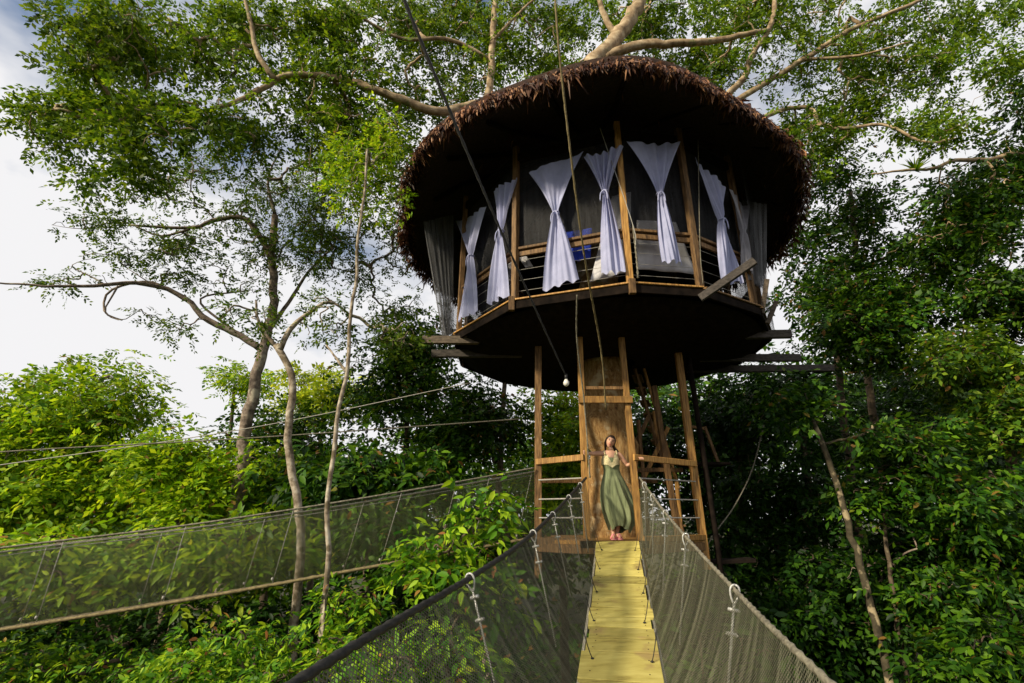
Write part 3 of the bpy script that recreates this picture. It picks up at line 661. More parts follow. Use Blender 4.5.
# the second walkway leaving the landing to the left
w2 = empty('net_walkway', (-3, 8, -1.3), 'longer net walkway with a tan bottom rope crossing behind the shrubs on the left', 'bridge')
TOP = [at(-260, 590, 6.9), at(-100, 563, 7.1), at(0, 548, 7.3), at(150, 530, 7.55), at(250, 516, 7.75), at(400, 492, 8.2), at(534, 468, 9.15)]
BOT = [at(-260, 672, 6.9), at(-100, 647, 7.1), at(0, 630, 7.3), at(150, 606, 7.55), at(250, 589, 7.75), at(400, 562, 8.2), at(534, 538, 9.15)]
BK = np.array([.1, .62, 0])
for off, nm in ((0 * BK, 0), (BK, 1)):
    tp, bt = spline(np.array(TOP) + off, 160), spline(np.array(BOT) + off, 160)
    V = []; U = []
    for q in range(160):
        for j in range(7): t = j / 6; V.append(tp[q] * (1 - t) + bt[q] * t + np.array([0, -.03 * math.sin(math.pi * t), 0])); U.append((q * .075, t * .95))
    F = [(q * 7 + j, q * 7 + j + 1, (q + 1) * 7 + j + 1, (q + 1) * 7 + j) for q in range(159) for j in range(6)]
    link('net', V, F, NET_LEFT, w2, uv=U, smooth=True)
    MB().tube(tp, .014, 7, lobes=3, twist=50).build('top_cable', ROPE, w2, True)
    MB().tube(tp + [0, .02, -.05], .008, 6).build('top_cable', WIRE, w2, True)
    MB().tube(bt, .022, 9, lobes=3, twist=40, wob=.1).build('bottom_rope', ROPE_TAN, w2, True)
    for q in range(8 + nm * 11, 158, 23):
        h = MB().tube([tp[q], bt[q - 5]], .005, 6).build('hanger', WIRE, w2, True)
        k = MB(); k.ball(bt[q - 5] + [0, -.02, .08], .015, .015, .022, 8, 5); k.build('clamp', WIRE, h, True)
V = []
bt = spline(BOT, 160)
V = [x + y for q in range(160) for x, y in ((bt[q], np.array([0, .03, .02])), (bt[q], BK + np.array([0, -.03, .02])), (bt[q], BK + np.array([0, -.03, -.02])), (bt[q], np.array([0, .03, -.02])))]
F = [(q * 4 + j, q * 4 + (j + 1) % 4, q * 4 + 4 + (j + 1) % 4, q * 4 + 4 + j) for q in range(159) for j in range(4)]
link('walk_boards', V, F, W_GREY, w2)

# ------------------------------------------------------------------ cords, ropes and wires
def cord(name, label, cat, pts, r, m, n=60, **k): return tag(MB().tube(spline(pts, n), r, 7, **k).build(name, m, smooth=True), label, cat)
lc = empty('hanging_bulb', tuple(at(567, 384, 7.4)), 'clear light bulb hanging at the end of a long slanting black cord', 'light bulb')
P0, P1 = at(380, -60, 4.2), at(566, 376, 7.4); cp = sag(P0, P1, .12, 90)
MB().tube(cp, np.linspace(.024, .012, 90), 7, lobes=2, twist=30).build('cord', CABLE, lc, True)
MB().tube([P1 + [0, 0, .03], P1 - [0, 0, .05]], .022, 10).build('socket', BLACK, lc, True)
bl = MB(); bl.tube([P1 - [0, 0, z] for z in (.05, .07, .1, .13, .15, .162)], [.02, .03, .045, .042, .025, .004], 12); bl.build('bulb', GLASS_BULB, lc, True)
cord('hanging_rope', 'tan rope hanging in front of the curtains and down past the gate', 'rope', [at(552, -60, 4.6), at(560, 60, 5.0), at(582, 240, 6.3), at(601, 350, 7.9), at(606, 410, 8.55)], .014, ROPE_TAN, 90, lobes=3, twist=50)
cord('thin_string', 'thin pale cord slanting down across the middle front post', 'cord', [facet(600, 128, RF + .1)[0], facet(632, 222, RF + .1)[0], facet(636, 246, RF + .1)[0]], .006, WIRE)
cord('hanging_chain', 'pale knotted rope hanging beside the middle front post', 'rope', [facet(633, 225, RF + .05)[0], facet(637, 262, RF + .08)[0], facet(638, 278, RF + .08)[0]], .014, ROPE, 40, lobes=2, twist=70, amp=.5)
cord('thin_string', 'thin pale cord hanging straight along the right front post', 'cord', [facet(698, 140, RF + .1)[0], facet(700, 245, RF + .1)[0], facet(703, 284, RF + .1)[0]], .007, ROPE, 40)
cord('hanging_rope', 'thick white knotted cord hanging straight down from the floor rim to the gate', 'cord', [at(577, 295, 7.3), at(577, 340, 7.9), at(584, 400, 8.45), at(590, 478, 8.6)], .012, ROPE, 50, lobes=2, twist=60, amp=.35)
cord('loose_rope', 'loose pale rope drooping in front of the dark trees right of the pole', 'rope', [at(764, 425, 10.4), at(752, 470, 10.3), at(735, 505, 10.1), at(714, 534, 9.9), at(708, 545, 9.8)], .012, ROPE, 40)
cord('stay_wire', 'upper pale stay wire crossing the left trees, running full width to the house', 'wire', [at(-200, 470, 8.2), at(0, 452, 8.6), at(250, 438, 9.2), at(520, 419, 10.0)], .012, ROPE, 60)
cord('stay_wire', 'thinner steeper stay wire that rises to the treehouse beam on the left', 'wire', [at(-200, 492, 11), at(0, 465, 11.0), at(250, 428, 11), at(470, 383, 11)], .01, WIRE, 60)

# ------------------------------------------------------------------ the woman at the gate
def woman():
    FX = np.array([1.70, 8.98, PZ])
    root = empty('person', tuple(FX), 'woman in a long green dress, arms spread to the gate posts', 'person')
    V = {}; E = []; RR = {}
    def j(nm, x, y, z, rx, ry=None, par=None):
        V[nm] = (x, y, z); RR[nm] = (rx, ry or rx)
        if par: E.append((par, nm))
    j('pelvis', .02, 0, .93, .11, .08); j('spine', .01, 0, 1.1, .09, .066, 'pelvis'); j('chest', -.01, 0, 1.26, .11, .078, 'spine'); j('upper', -.01, .005, 1.375, .09, .07, 'chest')
    j('neck', -.008, 0, 1.44, .048, .048, 'upper'); j('skull', .0, -.012, 1.52, .05, .05, 'neck')
    for s, nm, kn, an in ((-1, 'r', (-.05, -.03, .5), (-.04, .0, .09)), (1, 'l', (.11, -.02, .5), (.03, .04, .09))):
        j('hip' + nm, .02 + s * .085, 0, .86, .09, .09, 'pelvis'); j('knee' + nm, *kn, .055, .055, 'hip' + nm); j('ank' + nm, *an, .036, .036, 'knee' + nm)
        j('ball' + nm, an[0] + s * .015, an[1] - .11, .045, .035, .025, 'ank' + nm); j('toe' + nm, an[0] + s * .02, an[1] - .165, .035, .025, .018, 'ball' + nm)
    # her right arm (picture left) reaches out level to the gate post
    j('shr', -.165, 0, 1.39, .05, .05, 'upper'); j('elr', -.325, -.09, 1.375, .038, .038, 'shr'); j('wrr', -.455, -.2, 1.375, .026, .026, 'elr'); j('pmr', -.495, -.24, 1.38, .032, .022, 'wrr')
    j('shl', .15, 0, 1.375, .05, .05, 'upper'); j('ell', .285, .05, 1.185, .038, .038, 'shl'); j('wrl', .385, -.14, 1.245, .026, .026, 'ell'); j('pml', .42, -.215, 1.285, .032, .024, 'wrl')
    # fingers close round the post (right) and lie over the rail (left)
    for k in range(4):
        z = 1.40 - .02 * k; L_ = (.9, 1, .95, .8)[k]
        j(f'fr{k}a', -.515, -.275, z, .0095, None, 'pmr'); j(f'fr{k}b', -.515 + .005, -.275 - .035 * L_, z - .003, .0085, None, f'fr{k}a'); j(f'fr{k}c', -.485, -.29 - .03 * L_, z - .006, .0075, None, f'fr{k}b')
        x = .4 + .02 * k
        j(f'fl{k}a', x + .01, -.275, 1.29, .0095, None, 'pml'); j(f'fl{k}b', x + .018, -.275 - .035 * L_, 1.285, .0085, None, f'fl{k}a'); j(f'fl{k}c', x + .02, -.29 - .035 * L_, 1.25, .0075, None, f'fl{k}b')
    j('tr1', -.465, -.25, 1.42, .011, None, 'pmr'); j('tr2', -.445, -.285, 1.425, .009, None, 'tr1')
    j('tl1', .39, -.24, 1.265, .011, None, 'pml'); j('tl2', .385, -.275, 1.245, .009, None, 'tl1')
    names = list(V); ix = {a: i for i, a in enumerate(names)}
    me = bpy.data.meshes.new('body'); me.from_pydata([V[a] for a in names], [(ix[a], ix[b]) for a, b in E], []); me.update()
    o = bpy.data.objects.new('body', me); COL.objects.link(o)
    md = o.modifiers.new('skin', 'SKIN'); md.use_smooth_shade = True
    for a in names: me.skin_vertices[0].data[ix[a]].radius = RR[a]; me.skin_vertices[0].data[ix[a]].use_root = (a == 'pelvis')
    sb = o.modifiers.new('sub', 'SUBSURF'); sb.levels = sb.render_levels = 2
    dg = bpy.context.evaluated_depsgraph_get(); m2 = bpy.data.meshes.new_from_object(o.evaluated_get(dg)); o.modifiers.clear(); o.data = m2
    m2.materials.clear(); m2.materials.append(SKIN); m2.polygons.foreach_set('use_smooth', np.ones(len(m2.polygons), bool))
    o.parent = root; ORG[o.name] = FX
    # head: an egg with a jaw, brow and nose, tilted to the picture's right
    roll = Matrix.Rotation(R(20), 3, 'Y') @ Matrix.Rotation(R(-6), 3, 'Z') @ Matrix.Rotation(R(4), 3, 'X'); RM = np.array(roll); HC = FX + [.008, -.02, 1.585]
    n, m = 28, 22; HV = []
    for i in range(m + 1):
        ph = math.pi * i / m
        for k in range(n):
            a = 2 * math.pi * k / n; x, y, z = math.sin(ph) * math.cos(a), math.sin(ph) * math.sin(a), math.cos(ph)
            p = np.array([.074 * x, .092 * y, .112 * z])
            if z < 0: p[0] *= 1 - .34 * (-z) ** 1.3; p[1] *= 1 - .12 * (-z)
            fr = max(0, -y)
            p[1] -= .022 * math.exp(-((p[0]) / .013) ** 2 - ((p[2] + .018) / .02) ** 2) * fr       # nose
            p[1] -= .008 * math.exp(-((p[0]) / .008) ** 2 - ((p[2] - .01) / .03) ** 2) * fr
            p[1] += .010 * (math.exp(-((abs(p[0]) - .031) / .015) ** 2 - ((p[2] - .012) / .012) ** 2)) * fr   # eye sockets
            p[1] -= .006 * math.exp(-((p[0]) / .024) ** 2 - ((p[2] + .056) / .012) ** 2) * fr      # mouth
            p[1] -= .008 * math.exp(-((p[0]) / .022) ** 2 - ((p[2] + .095) / .016) ** 2) * fr      # chin
            HV.append(HC + RM @ p)
    HF = [(i * n + k, (i + 1) * n + k, (i + 1) * n + (k + 1) % n, i * n + (k + 1) % n) for i in range(m) for k in range(n)]
    head = link('head', HV, HF, SKIN, root, smooth=True)
    H = lambda x, y, z: HC + RM @ np.array([x, y, z])
    for s in (-1, 1):
        e = MB().ball(H(s * .030, -.074, .012), .013, .008, .006, 10, 6, RM).build('eye', EYE, root, True); e.parent = head
        q = MB().ball(H(s * .030, -.0805, .012), .0085, .004, .0065, 8, 5, RM).tube([H(s * .015, -.083, .012), H(s * .03, -.086, .0195), H(s * .046, -.078, .013)], .003, 5).build('iris', HAIR, root, True); q.parent = head
        q = MB().tube([H(s * .016, -.085, .031), H(s * .032, -.085, .036), H(s * .047, -.075, .03)], .0045, 5).build('eyebrow', HAIR, root, True); q.parent = head
        q = MB().ball(H(s * .072, .005, -.005), .008, .02, .03, 8, 6, RM).build('ear', SKIN, root, True); q.parent = head
    q = MB().tube([H(-.024, -.079, -.05), H(-.012, -.087, -.056), H(0, -.089, -.058), H(.012, -.087, -.056), H(.024, -.079, -.05)], [.003, .0075, .008, .0075, .003], 6).build('lips', LIPS, root, True); q.parent = head
    # hair drawn back, with a fall behind the picture-right shoulder
    HV = []; n, m = 30, 16
    for i in range(m + 1):
        ph = math.pi * .80 * i / m
        for k in range(n):
            a = 2 * math.pi * k / n; x, y, z = math.sin(ph) * math.cos(a), math.sin(ph) * math.sin(a), math.cos(ph)
            p = np.array([.088 * x, .102 * y, .121 * z]); line = .05 - .02 * abs(x)
            if y < 0 and p[2] < line + .02:     # hairline: pull front strands up off the face
                k_ = min(1, -y * 1.7); p[2] = p[2] * (1 - k_) + max(p[2], line) * k_; p[1] = p[1] * (1 - k_ * .25)
            p *= 1 + .02 * math.sin(a * 9)
            HV.append(H(*p))
    HF = [(i * n + k, (i + 1) * n + k, (i + 1) * n + (k + 1) % n, i * n + (k + 1) % n) for i in range(m) for k in range(n)]
    link('hair', HV, HF, HAIR, root, smooth=True)
    hb = MB()
    for k in range(10):
        a = k / 9; q_ = [H(-.074, -.02 + .06 * a, .05), H(-.084, .0 + .05 * a, -.03), FX + [-.075, .03 + .03 * a, 1.47], FX + [-.06, .07, 1.38]]; hb.tube(spline(q_, 8), [.012, .014, .015, .015, .014, .012, .01, .004], 6)
    for k in range(14):
        a = k / 13; hb.tube(spline([H(.03 + .04 * a, .06, .05), H(.075, .05 + .02 * a, -.05), FX + [.09 + .05 * a, .06, 1.42], FX + [.1 + .06 * a, .07 - .02 * a, 1.25 + .05 * math.sin(k)]], 10), [.02, .022, .022, .022, .02, .02, .018, .016, .012, .004], 6)
    hb.build('hair_fall', HAIR, root, True)
    # dress
    prof = [(1.31, -.01, 0, .148, .112), (1.26, -.01, -.006, .153, .122), (1.19, -.005, -.006, .148, .118), (1.12, .0, 0, .134, .1), (1.03, .005, 0, .15, .112), (.93, .02, 0, .19, .14), (.8, .035, 0, .228, .16),
            (.62, .055, 0, .262, .175), (.45, .07, 0, .27, .185), (.3, .075, 0, .24, .18), (.18, .07, 0, .185, .16), (.13, .065, 0, .16, .15)]
    P = np.array(prof); zz = np.linspace(1.31, .13, 46); n = 96; DV = []
    for i, z in enumerate(zz):
        cx, cy, rx, ry = [np.interp(z, P[::-1, 0], P[::-1, k]) for k in (1, 2, 3, 4)]; f = np.clip((1.12 - z) / .6, 0, 1)
        for k in range(n):
            a = 2 * math.pi * k / n; fold = f * (.016 * math.sin(a * 11 + 2 * z) + .012 * math.sin(a * 17 + 1 + 3 * z) + .016 * math.sin(a * 5 + z * 2.5))
            zz_ = z + (f ** 3) * (.035 * math.sin(a * 3 + .5) + .06 * max(0, math.cos(a - 4.2)))*(1 if i > 36 else 0) * (i - 36) / 9
            sw = f * .03 * math.sin(z * 5)
            DV.append(FX + [cx + sw + (rx + fold) * math.cos(a), cy + (ry + fold) * math.sin(a), zz_])
    DF = [(i * n + k, (i + 1) * n + k, (i + 1) * n + (k + 1) % n, i * n + (k + 1) % n) for i in range(45) for k in range(n)]
    link('dress', DV, DF, DRESS, root, smooth=True)
    LV = []; n = 60; m = 8
    for i in range(m):
        t = i / (m - 1)
        for k in range(n):
            a = 2 * math.pi * k / n; front = max(0, -math.sin(a)); sx = math.cos(a)
            top = 1.33 + .075 * math.exp(-((abs(sx) - .62) / .22) ** 2) * (front > 0) - .11 * math.exp(-(sx / .25) ** 2) * (front > 0)
            bot = 1.19 - .05 * math.exp(-(sx / .3) ** 2) * (front > 0); z = top * (1 - t) + min(bot, top - .02) * t
            rx, ry = (.157, .127) if z < 1.27 else (.157 - (z - 1.27) * .25, .127 - (z - 1.27) * .5)
            LV.append(FX + [-.01 + rx * math.cos(a), -.004 + ry * math.sin(a), z])
    LF = [(i * n + k, (i + 1) * n + k, (i + 1) * n + (k + 1) % n, i * n + (k + 1) % n) for i in range(m - 1) for k in range(n)]
    link('lace_bodice', LV, LF, LACE, root, smooth=True)
    for s in (-1, 1): MB().tube(spline([FX + [s * .1 - .01, -.09, 1.36], FX + [s * .105 - .01, -.02, 1.435], FX + [s * .09 - .01, .07, 1.36]], 9), .012, 6).build('strap', LACE, root, True)
    for s, an in ((-1, (-.04, .0)), (1, (.03, .04))):
        sh = MB().box(FX + [an[0] + s * .0, an[1] + .05, .011], FX + [an[0] + s * .022, an[1] - .19, .011], .082, .02, bev=.009).build('sandal', PINK, root, True)
        MB().tube(spline([FX + [an[0] + s * .018 - .046, an[1] - .1, .02], FX + [an[0] + s * .018, an[1] - .115, .088], FX + [an[0] + s * .018 + .046, an[1] - .1, .02]], 9), .013, 6).build('strap', PINK, sh, True)
woman()

# ------------------------------------------------------------------ trees
def tr(*p): return [at(*q) for q in p]
B = base
# host tree: the trunk the house is built round, limbs over the roof, wide airy crown
hb = base(1.98, 10.45)
host = [([hb, (1.98, 10.42, -4), (1.97, 10.4, 0), (1.95, 10.4, 3.4), (1.95, 10.5, 6.5), (1.9, 10.7, 9.2)], .62, .36),
        ([(1.9, 10.7, 8.9)] + tr((590, 70, 11.0), (612, 45, 11.2), (640, 0, 11.5), (660, -80, 12)), .27, .14),
        (tr((602, 58, 11.1), (640, 45, 11.0), (705, 42, 11.0), (770, 30, 11)), .15, .06),
        (tr((618, 38, 11.2), (604, 15, 11.2), (590, -30, 11.2)), .1, .05),
        ([(1.8, 10.7, 8.6)] + tr((500, 106, 11.0), (440, 112, 10.5), (405, 100, 10.2), (345, 80, 10), (290, 75, 9.8), (250, 95, 9.6), (205, 111, 9.3), (160, 103, 9.2), (120, 120, 9)), .165, .025),
        (tr((470, 112, 10.8), (488, 95, 11.2), (492, 50, 11.4), (496, -20, 11.6), (500, -90, 12)), .11, .055),
        (tr((493, 40, 11.4), (520, 12, 11.4), (545, -10, 11.4)), .05, .025),
        (tr((490, 60, 11.4), (450, 40, 11), (400, 38, 10.6), (350, 10, 10)), .07, .03),
        (tr((275, 80, 9.7), (258, 55, 9.6), (250, 20, 9.5), (240, -20, 9.4)), .07, .03),
        ([(2.2, 10.8, 8.4)] + tr((730, 92, 11.4), (752, 55, 11.2), (772, 20, 11), (778, -40, 11)), .13, .05),
        ([(2.3, 10.9, 8.2)] + tr((740, 98, 11.8), (800, 62, 11.5), (850, 30, 11.2), (910, 5, 11), (960, -20, 11)), .12, .04),
        (tr((800, 60, 11.5), (860, 55, 11), (910, 42, 10.6)), .05, .02),
        ([(2.5, 11.0, 8.0)] + tr((790, 108, 12), (822, 125, 11.8), (845, 128, 11.6), (885, 125, 11.4), (925, 142, 11), (960, 138, 10.8)), .11, .025)]
EL = [(95, 50, 62, 52, 8.6, 1.0, 105), (72, 112, 62, 42, 8.8, .9, 95), (160, 50, 90, 55, 9.0, 1.2, 130), (150, 120, 90, 45, 9.0, 1.0, 100), (250, 50, 70, 65, 9.4, 1.2, 80), (330, 60, 70, 70, 9.8, 1.2, 75), (340, 130, 60, 40, 10.2, 1, 75),
      (420, 60, 70, 70, 11, 1.2, 70), (385, 160, 45, 50, 11.2, .8, 70), (500, 40, 60, 60, 12, 1.2, 60), (560, 20, 60, 50, 12.2, 1.2, 55), (680, 20, 70, 40, 12, 1.2, 65), (760, 40, 70, 55, 12, 1.2, 80), (840, 50, 80, 60, 11.5, 1.2, 95), (830, 110, 80, 45, 11.8, 1.0, 80),
      (290, 20, 60, 35, 10, 1.2, 60), (400, 20, 60, 40, 11, 1.2, 55), (450, 90, 50, 40, 11.5, 1, 40), (540, 70, 40, 30, 12.4, 1, 30), (620, 10, 60, 35, 12.4, 1, 45), (720, 60, 45, 30, 12.4, 1, 40), (350, 50, 60, 50, 10.6, 1.2, 55), (470, 10, 50, 40, 11.8, 1, 45), (400, 110, 40, 30, 11.4, .8, 40), (800, 140, 45, 35, 12, 1, 55), (870, 80, 50, 40, 11.4, 1, 55), (925, 135, 38, 18, 10.6, .6, 22), (960, 130, 22, 12, 10.4, .5, 10), (930, 70, 35, 35, 11, .9, 30), (250, 130, 50, 40, 10, 1, 45), (1000, 55, 28, 36, 10.6, .8, 26), (995, 12, 36, 18, 10.6, .8, 24), (430, 30, 60, 45, 11.6, 1, 60), (520, 60, 50, 35, 12.2, 1, 45), (560, 20, 50, 40, 12.4, 1, 45), (690, 60, 50, 30, 12.2, 1, 45), (740, 10, 60, 40, 12, 1, 60), (650, 20, 40, 30, 12.4, 1, 35), (330, 100, 60, 30, 10.5, 1, 45), (230, 20, 60, 40, 10, 1, 50), (920, 30, 60, 40, 11, 1, 60), (960, 0, 60, 40, 10.8, 1, 45), (110, 165, 60, 30, 9, .8, 40), (900, 100, 55, 40, 11, .9, 40)]
EL = [(a, b, c_, d_, Y + (.9 if i % 3 else .1), e, int(n * .92)) for i, (a, b, c_, d_, Y, e, n) in enumerate(EL)]
plant('host_tree', 'giant tree holding up the treehouse, its pale limbs and airy crown spreading over the roof', 'tree', hb, host, EL, LF_HOST, BARK_PALE, .18, 36, .4, rtip=.007, seed=1, trunk_n=20, maxtw=1700, flat=.6, up=.6)
o = [q for q in bpy.data.objects if q.parent and q.parent.name == 'host_tree' and q.name.startswith('trunk')][0]
o.data.materials.append(BARK_HOST)
pz = np.empty(len(o.data.polygons) * 3); o.data.polygons.foreach_get('center', pz); pz = pz.reshape(-1, 3)
mi = np.zeros(len(pz), np.int32); mi[(pz[:, 2] + hb[2] < 5) & (abs(pz[:, 0]) < .9)] = 1; o.data.polygons.foreach_set('material_index', mi)

# spreading grey tree on the left
b0 = base(*at(236, 560, 14)[:2])
plant('forked_tree', 'dark forked tree with long bare horizontal branches against the white sky', 'tree', b0,
      [([b0] + tr((238, 500, 14), (245, 430, 14), (258, 375, 14), (266, 340, 14), (274, 300, 14), (272, 250, 14), (275, 215, 13.8)), .27, .1),
       (tr((262, 350, 14), (240, 335, 13.8), (205, 318, 13.5), (190, 302, 13.3), (165, 288, 13), (130, 283, 12.5), (95, 286, 12), (40, 286, 11.5), (-20, 282, 11)), .105, .016),
       (tr((185, 300, 13.3), (150, 282, 13), (110, 291, 12.8), (105, 312, 12.7), (122, 320, 12.6)), .045, .02),
       (tr((272, 260, 14), (262, 240, 13.8), (244, 218, 13.6), (215, 220, 13.4), (190, 228, 13.2), (130, 225, 12.8)), .1, .03),
       (tr((266, 335, 14), (290, 300, 14.3), (310, 270, 14.5), (330, 250, 14.6)), .07, .03), (tr((240, 335, 13.8), (200, 300, 13.4), (250, 290, 13.5)), .04, .02),
       (tr((118, 286, 12.4), (113, 295, 12.4), (105, 312, 12.5), (122, 320, 12.5), (141, 309, 12.6)), .025, .007), (tr((104, 284, 12.2), (90, 276, 12.1), (72, 266, 12), (84, 260, 12)), .022, .006),
       (tr((190, 229, 13.2), (160, 236, 13), (130, 224, 12.8), (108, 223, 12.6), (84, 229, 12.4), (52, 225, 12.2)), .035, .005), (tr((110, 223, 12.6), (100, 200, 12.5), (92, 180, 12.4)), .015, .005),
       
       (tr((215, 220, 13.4), (200, 205, 13.3), (170, 200, 13.1), (135, 190, 12.9)), .025, .006), (tr((275, 215, 13.8), (268, 180, 13.7), (280, 150, 13.6)), .06, .02), (tr((310, 270, 14.5), (330, 268, 14.6), (350, 272, 14.6)), .03, .01), (tr((150, 283, 13), (130, 270, 12.9), (118, 262, 12.8)), .018, .005)],
      [(190, 180, 75, 40, 13.5, 1.5, 60), (270, 190, 70, 45, 14, 1.5, 70), (340, 200, 55, 50, 14.5, 1.5, 75), (170, 235, 60, 25, 13, 1.2, 32), (250, 265, 60, 35, 14, 1.2, 45), (330, 260, 50, 35, 14.5, 1.2, 45), (140, 255, 40, 20, 12.8, 1, 16), (370, 285, 35, 30, 15, 1, 25), (400, 310, 30, 20, 15, 1, 22), (60, 285, 25, 8, 11.8, .4, 5), (165, 322, 45, 18, 13.1, .8, 12), (85, 265, 40, 18, 12.2, .7, 8), (80, 220, 35, 12, 12.4, .7, 9), (200, 265, 50, 20, 13.2, 1, 18), (395, 240, 35, 50, 14.8, 1.2, 60), (300, 230, 60, 45, 14.6, 1.3, 60), (220, 230, 60, 40, 13.6, 1.2, 40), (120, 215, 35, 22, 12.6, .9, 22), (350, 170, 60, 40, 14.8, 1.2, 55)],
      LF_LEFT, BARK_GREY, .15, 30, .5, rtip=.008, seed=2, maxtw=600)
b0 = base(*at(296, 640, 8.7)[:2])
plant('twisted_tree', 'crooked tree with lichen-spotted bark and a bent upper stem, left of the slender pale one', 'tree', b0,
      [([b0] + tr((297, 600, 8.7), (298, 510, 8.7), (290, 465, 8.7), (288, 430, 8.7), (293, 390, 8.7), (288, 365, 8.7), (276, 345, 8.7)), .085, .06),
       (tr((280, 350, 8.7), (290, 330, 8.7), (312, 310, 8.7), (332, 302, 8.9), (350, 315, 9.0)), .055, .02), (tr((276, 347, 8.7), (258, 320, 8.6), (256, 300, 8.6)), .04, .018)],
      [(330, 320, 40, 25, 9, .7, 22), (400, 330, 40, 25, 9.4, .7, 30), (230, 310, 30, 18, 8.6, .6, 10), (262, 320, 15, 20, 8.6, .4, 12)], LF_LEFT, BARK_BLOTCH, .11, 32, .36, rtip=.007, seed=3)
b0 = base(*at(318, 700, 6.9)[:2])
plant('slender_tree', 'slender straight pale-trunked sapling rising in front of the left walkway', 'tree', b0,
      [([b0] + tr((320, 650, 6.9), (323, 610, 6.9), (329, 560, 6.9), (327, 510, 6.9), (334, 450, 6.9), (338, 410, 6.9), (347, 370, 6.9), (350, 320, 6.9), (357, 275, 6.9), (357, 245, 6.9), (365, 190, 6.9), (367, 150, 6.9)), .052, .018), (tr((346, 372, 6.9), (334, 355, 7), (326, 345, 7.1)), .022, .01)],
      [(368, 185, 38, 36, 7.4, .5, 34), (345, 160, 40, 40, 7.4, .5, 30), (385, 135, 32, 26, 7.5, .5, 18)], LF_BRIGHT, BARK_BLOTCH, .11, 30, .28, rtip=.004, seed=4)

def simple(name, label, base_px, Y, top_py, ells, lm, bark, size, k, crad, r0=.18, seed=0, group=None, lean=0, **kw):
    x = at(base_px, 500, Y)[0]; b = base(x, Y); tp = at(base_px + lean, top_py, Y); mid = np.array([(b[0] * .45 + tp[0] * .55), Y + .15, (b[2] * .45 + tp[2] * .55)])
    return plant(name, label, 'tree', b, [([b, mid, tp], r0, r0 * .4)], ells, lm, bark, size, k, crad, seed=seed, group=group, **kw)
GL, GR = 'trees behind the left walkway', 'trees on the dark right side'
simple('leafy_tree', 'broad bright green tree with a domed top at the left edge', 30, 17, 400, [(30, 420, 80, 50, 17, 2.2, 130), (20, 490, 80, 45, 16.5, 2, 110)], LF_BRIGHT, BARK_DARK, .3, 40, .9, seed=11, group=GL)
simple('leafy_tree', 'bright green tree with the highest rounded top below the open sky', 100, 18, 380, [(100, 405, 75, 48, 18, 2.2, 140), (105, 480, 80, 50, 17.5, 2, 120)], LF_BRIGHT, BARK_DARK, .28, 42, .9, seed=12, group=GL)
simple('leafy_tree', 'lower yellowish green tree in front of the forked trunk', 190, 15, 440, [(180, 470, 60, 40, 15, 1.8, 100), (230, 490, 55, 45, 14.5, 1.6, 100)], LF_BRIGHT, BARK_DARK, .26, 42, .75, seed=13, group=GL)
simple('leafy_tree', 'small pale crown rising behind the forked trunk', 235, 24, 385, [(238, 390, 30, 30, 24, 1.6, 40)], LF_BRIGHT, BARK_DARK, .3, 36, .8, seed=14, group=GL)
simple('leafy_tree', 'lime yellow tree between the twisted trunk and the slender sapling', 325, 22, 390, [(325, 395, 45, 32, 22, 2, 80)], LF_LIME, BARK_DARK, .3, 40, .9, seed=15, group=GL)
simple('leafy_tree', 'dark green tree just left of the treehouse beam ends', 410, 17, 350, [(420, 345, 50, 32, 17, 1.8, 90), (400, 395, 60, 40, 16.5, 1.8, 110)], LF_DARK, BARK_DARK, .26, 42, .8, seed=16, group=GL)
simple('leafy_tree', 'shaded tree with thin crooked stems under the left half of the house', 480, 16, 380, [(480, 420, 55, 50, 16, 1.8, 110), (440, 450, 50, 35, 15.5, 1.6, 70)], LF_DARK, BARK_GREY, .25, 42, .75, seed=17, group=GL, lean=25)
simple('leafy_tree', 'mid green bushy tree behind the left gate opening', 560, 17, 420, [(560, 430, 35, 60, 17, 1.6, 110), (555, 500, 40, 40, 16.5, 1.5, 70)], LF_BRIGHT, BARK_DARK, .25, 40, .75, seed=18, group=GL)
simple('leafy_tree', 'large-leaved drooping tree behind the net walkway near the slender sapling', 375, 13, 450, [(390, 470, 65, 28, 13, 1.4, 80), (330, 480, 50, 30, 13, 1.4, 60)], LF_DARK, BARK_DARK, .25, 42, .6, seed=19, group=GL, six=True, droop=.55)
simple('leafy_tree', 'deep green tree filling the gap behind the middle of the walkway', 280, 16, 460, [(285, 440, 60, 45, 16.5, 1.8, 100), (300, 500, 70, 40, 16, 1.8, 90)], LF_DARK, BARK_DARK, .26, 42, .8, seed=20, group=GL)

simple('dense_tree', 'tall airy tree just right of the thatched roof with sky showing through', 850, 16, 190, [(850, 200, 55, 45, 16, 1.8, 85), (840, 270, 60, 40, 16, 1.8, 85), (800, 250, 25, 40, 15.5, 1, 22)], LF_DARK, BARK_DARK, .25, 40, .75, seed=31, group=GR)
b0 = base(*at(1060, 560, 13)[:2])
plant('dense_tree', 'huge dense dark tree at the upper right with one bare pale limb reaching in', 'tree', b0,
      [([b0] + tr((1060, 450, 13), (1050, 300, 13), (1045, 180, 13)), .3, .15), (tr((1048, 200, 13), (1024, 156, 12.6), (990, 160, 12.3), (955, 160, 12), (935, 168, 11.9), (910, 170, 11.8), (872, 174, 11.6)), .1, .02), (tr((1050, 320, 13), (1000, 270, 13), (950, 240, 13)), .1, .03)],
      [(980, 210, 55, 45, 13, 1.6, 120), (1030, 170, 50, 45, 13, 1.5, 90), (930, 260, 50, 45, 13.5, 1.6, 100), (1000, 290, 60, 50, 13, 1.6, 130), (1020, 90, 25, 30, 12.6, .8, 24)],
      LF_DARK, BARK_PALE, .22, 44, .65, group=GR, seed=32, rtip=.008)
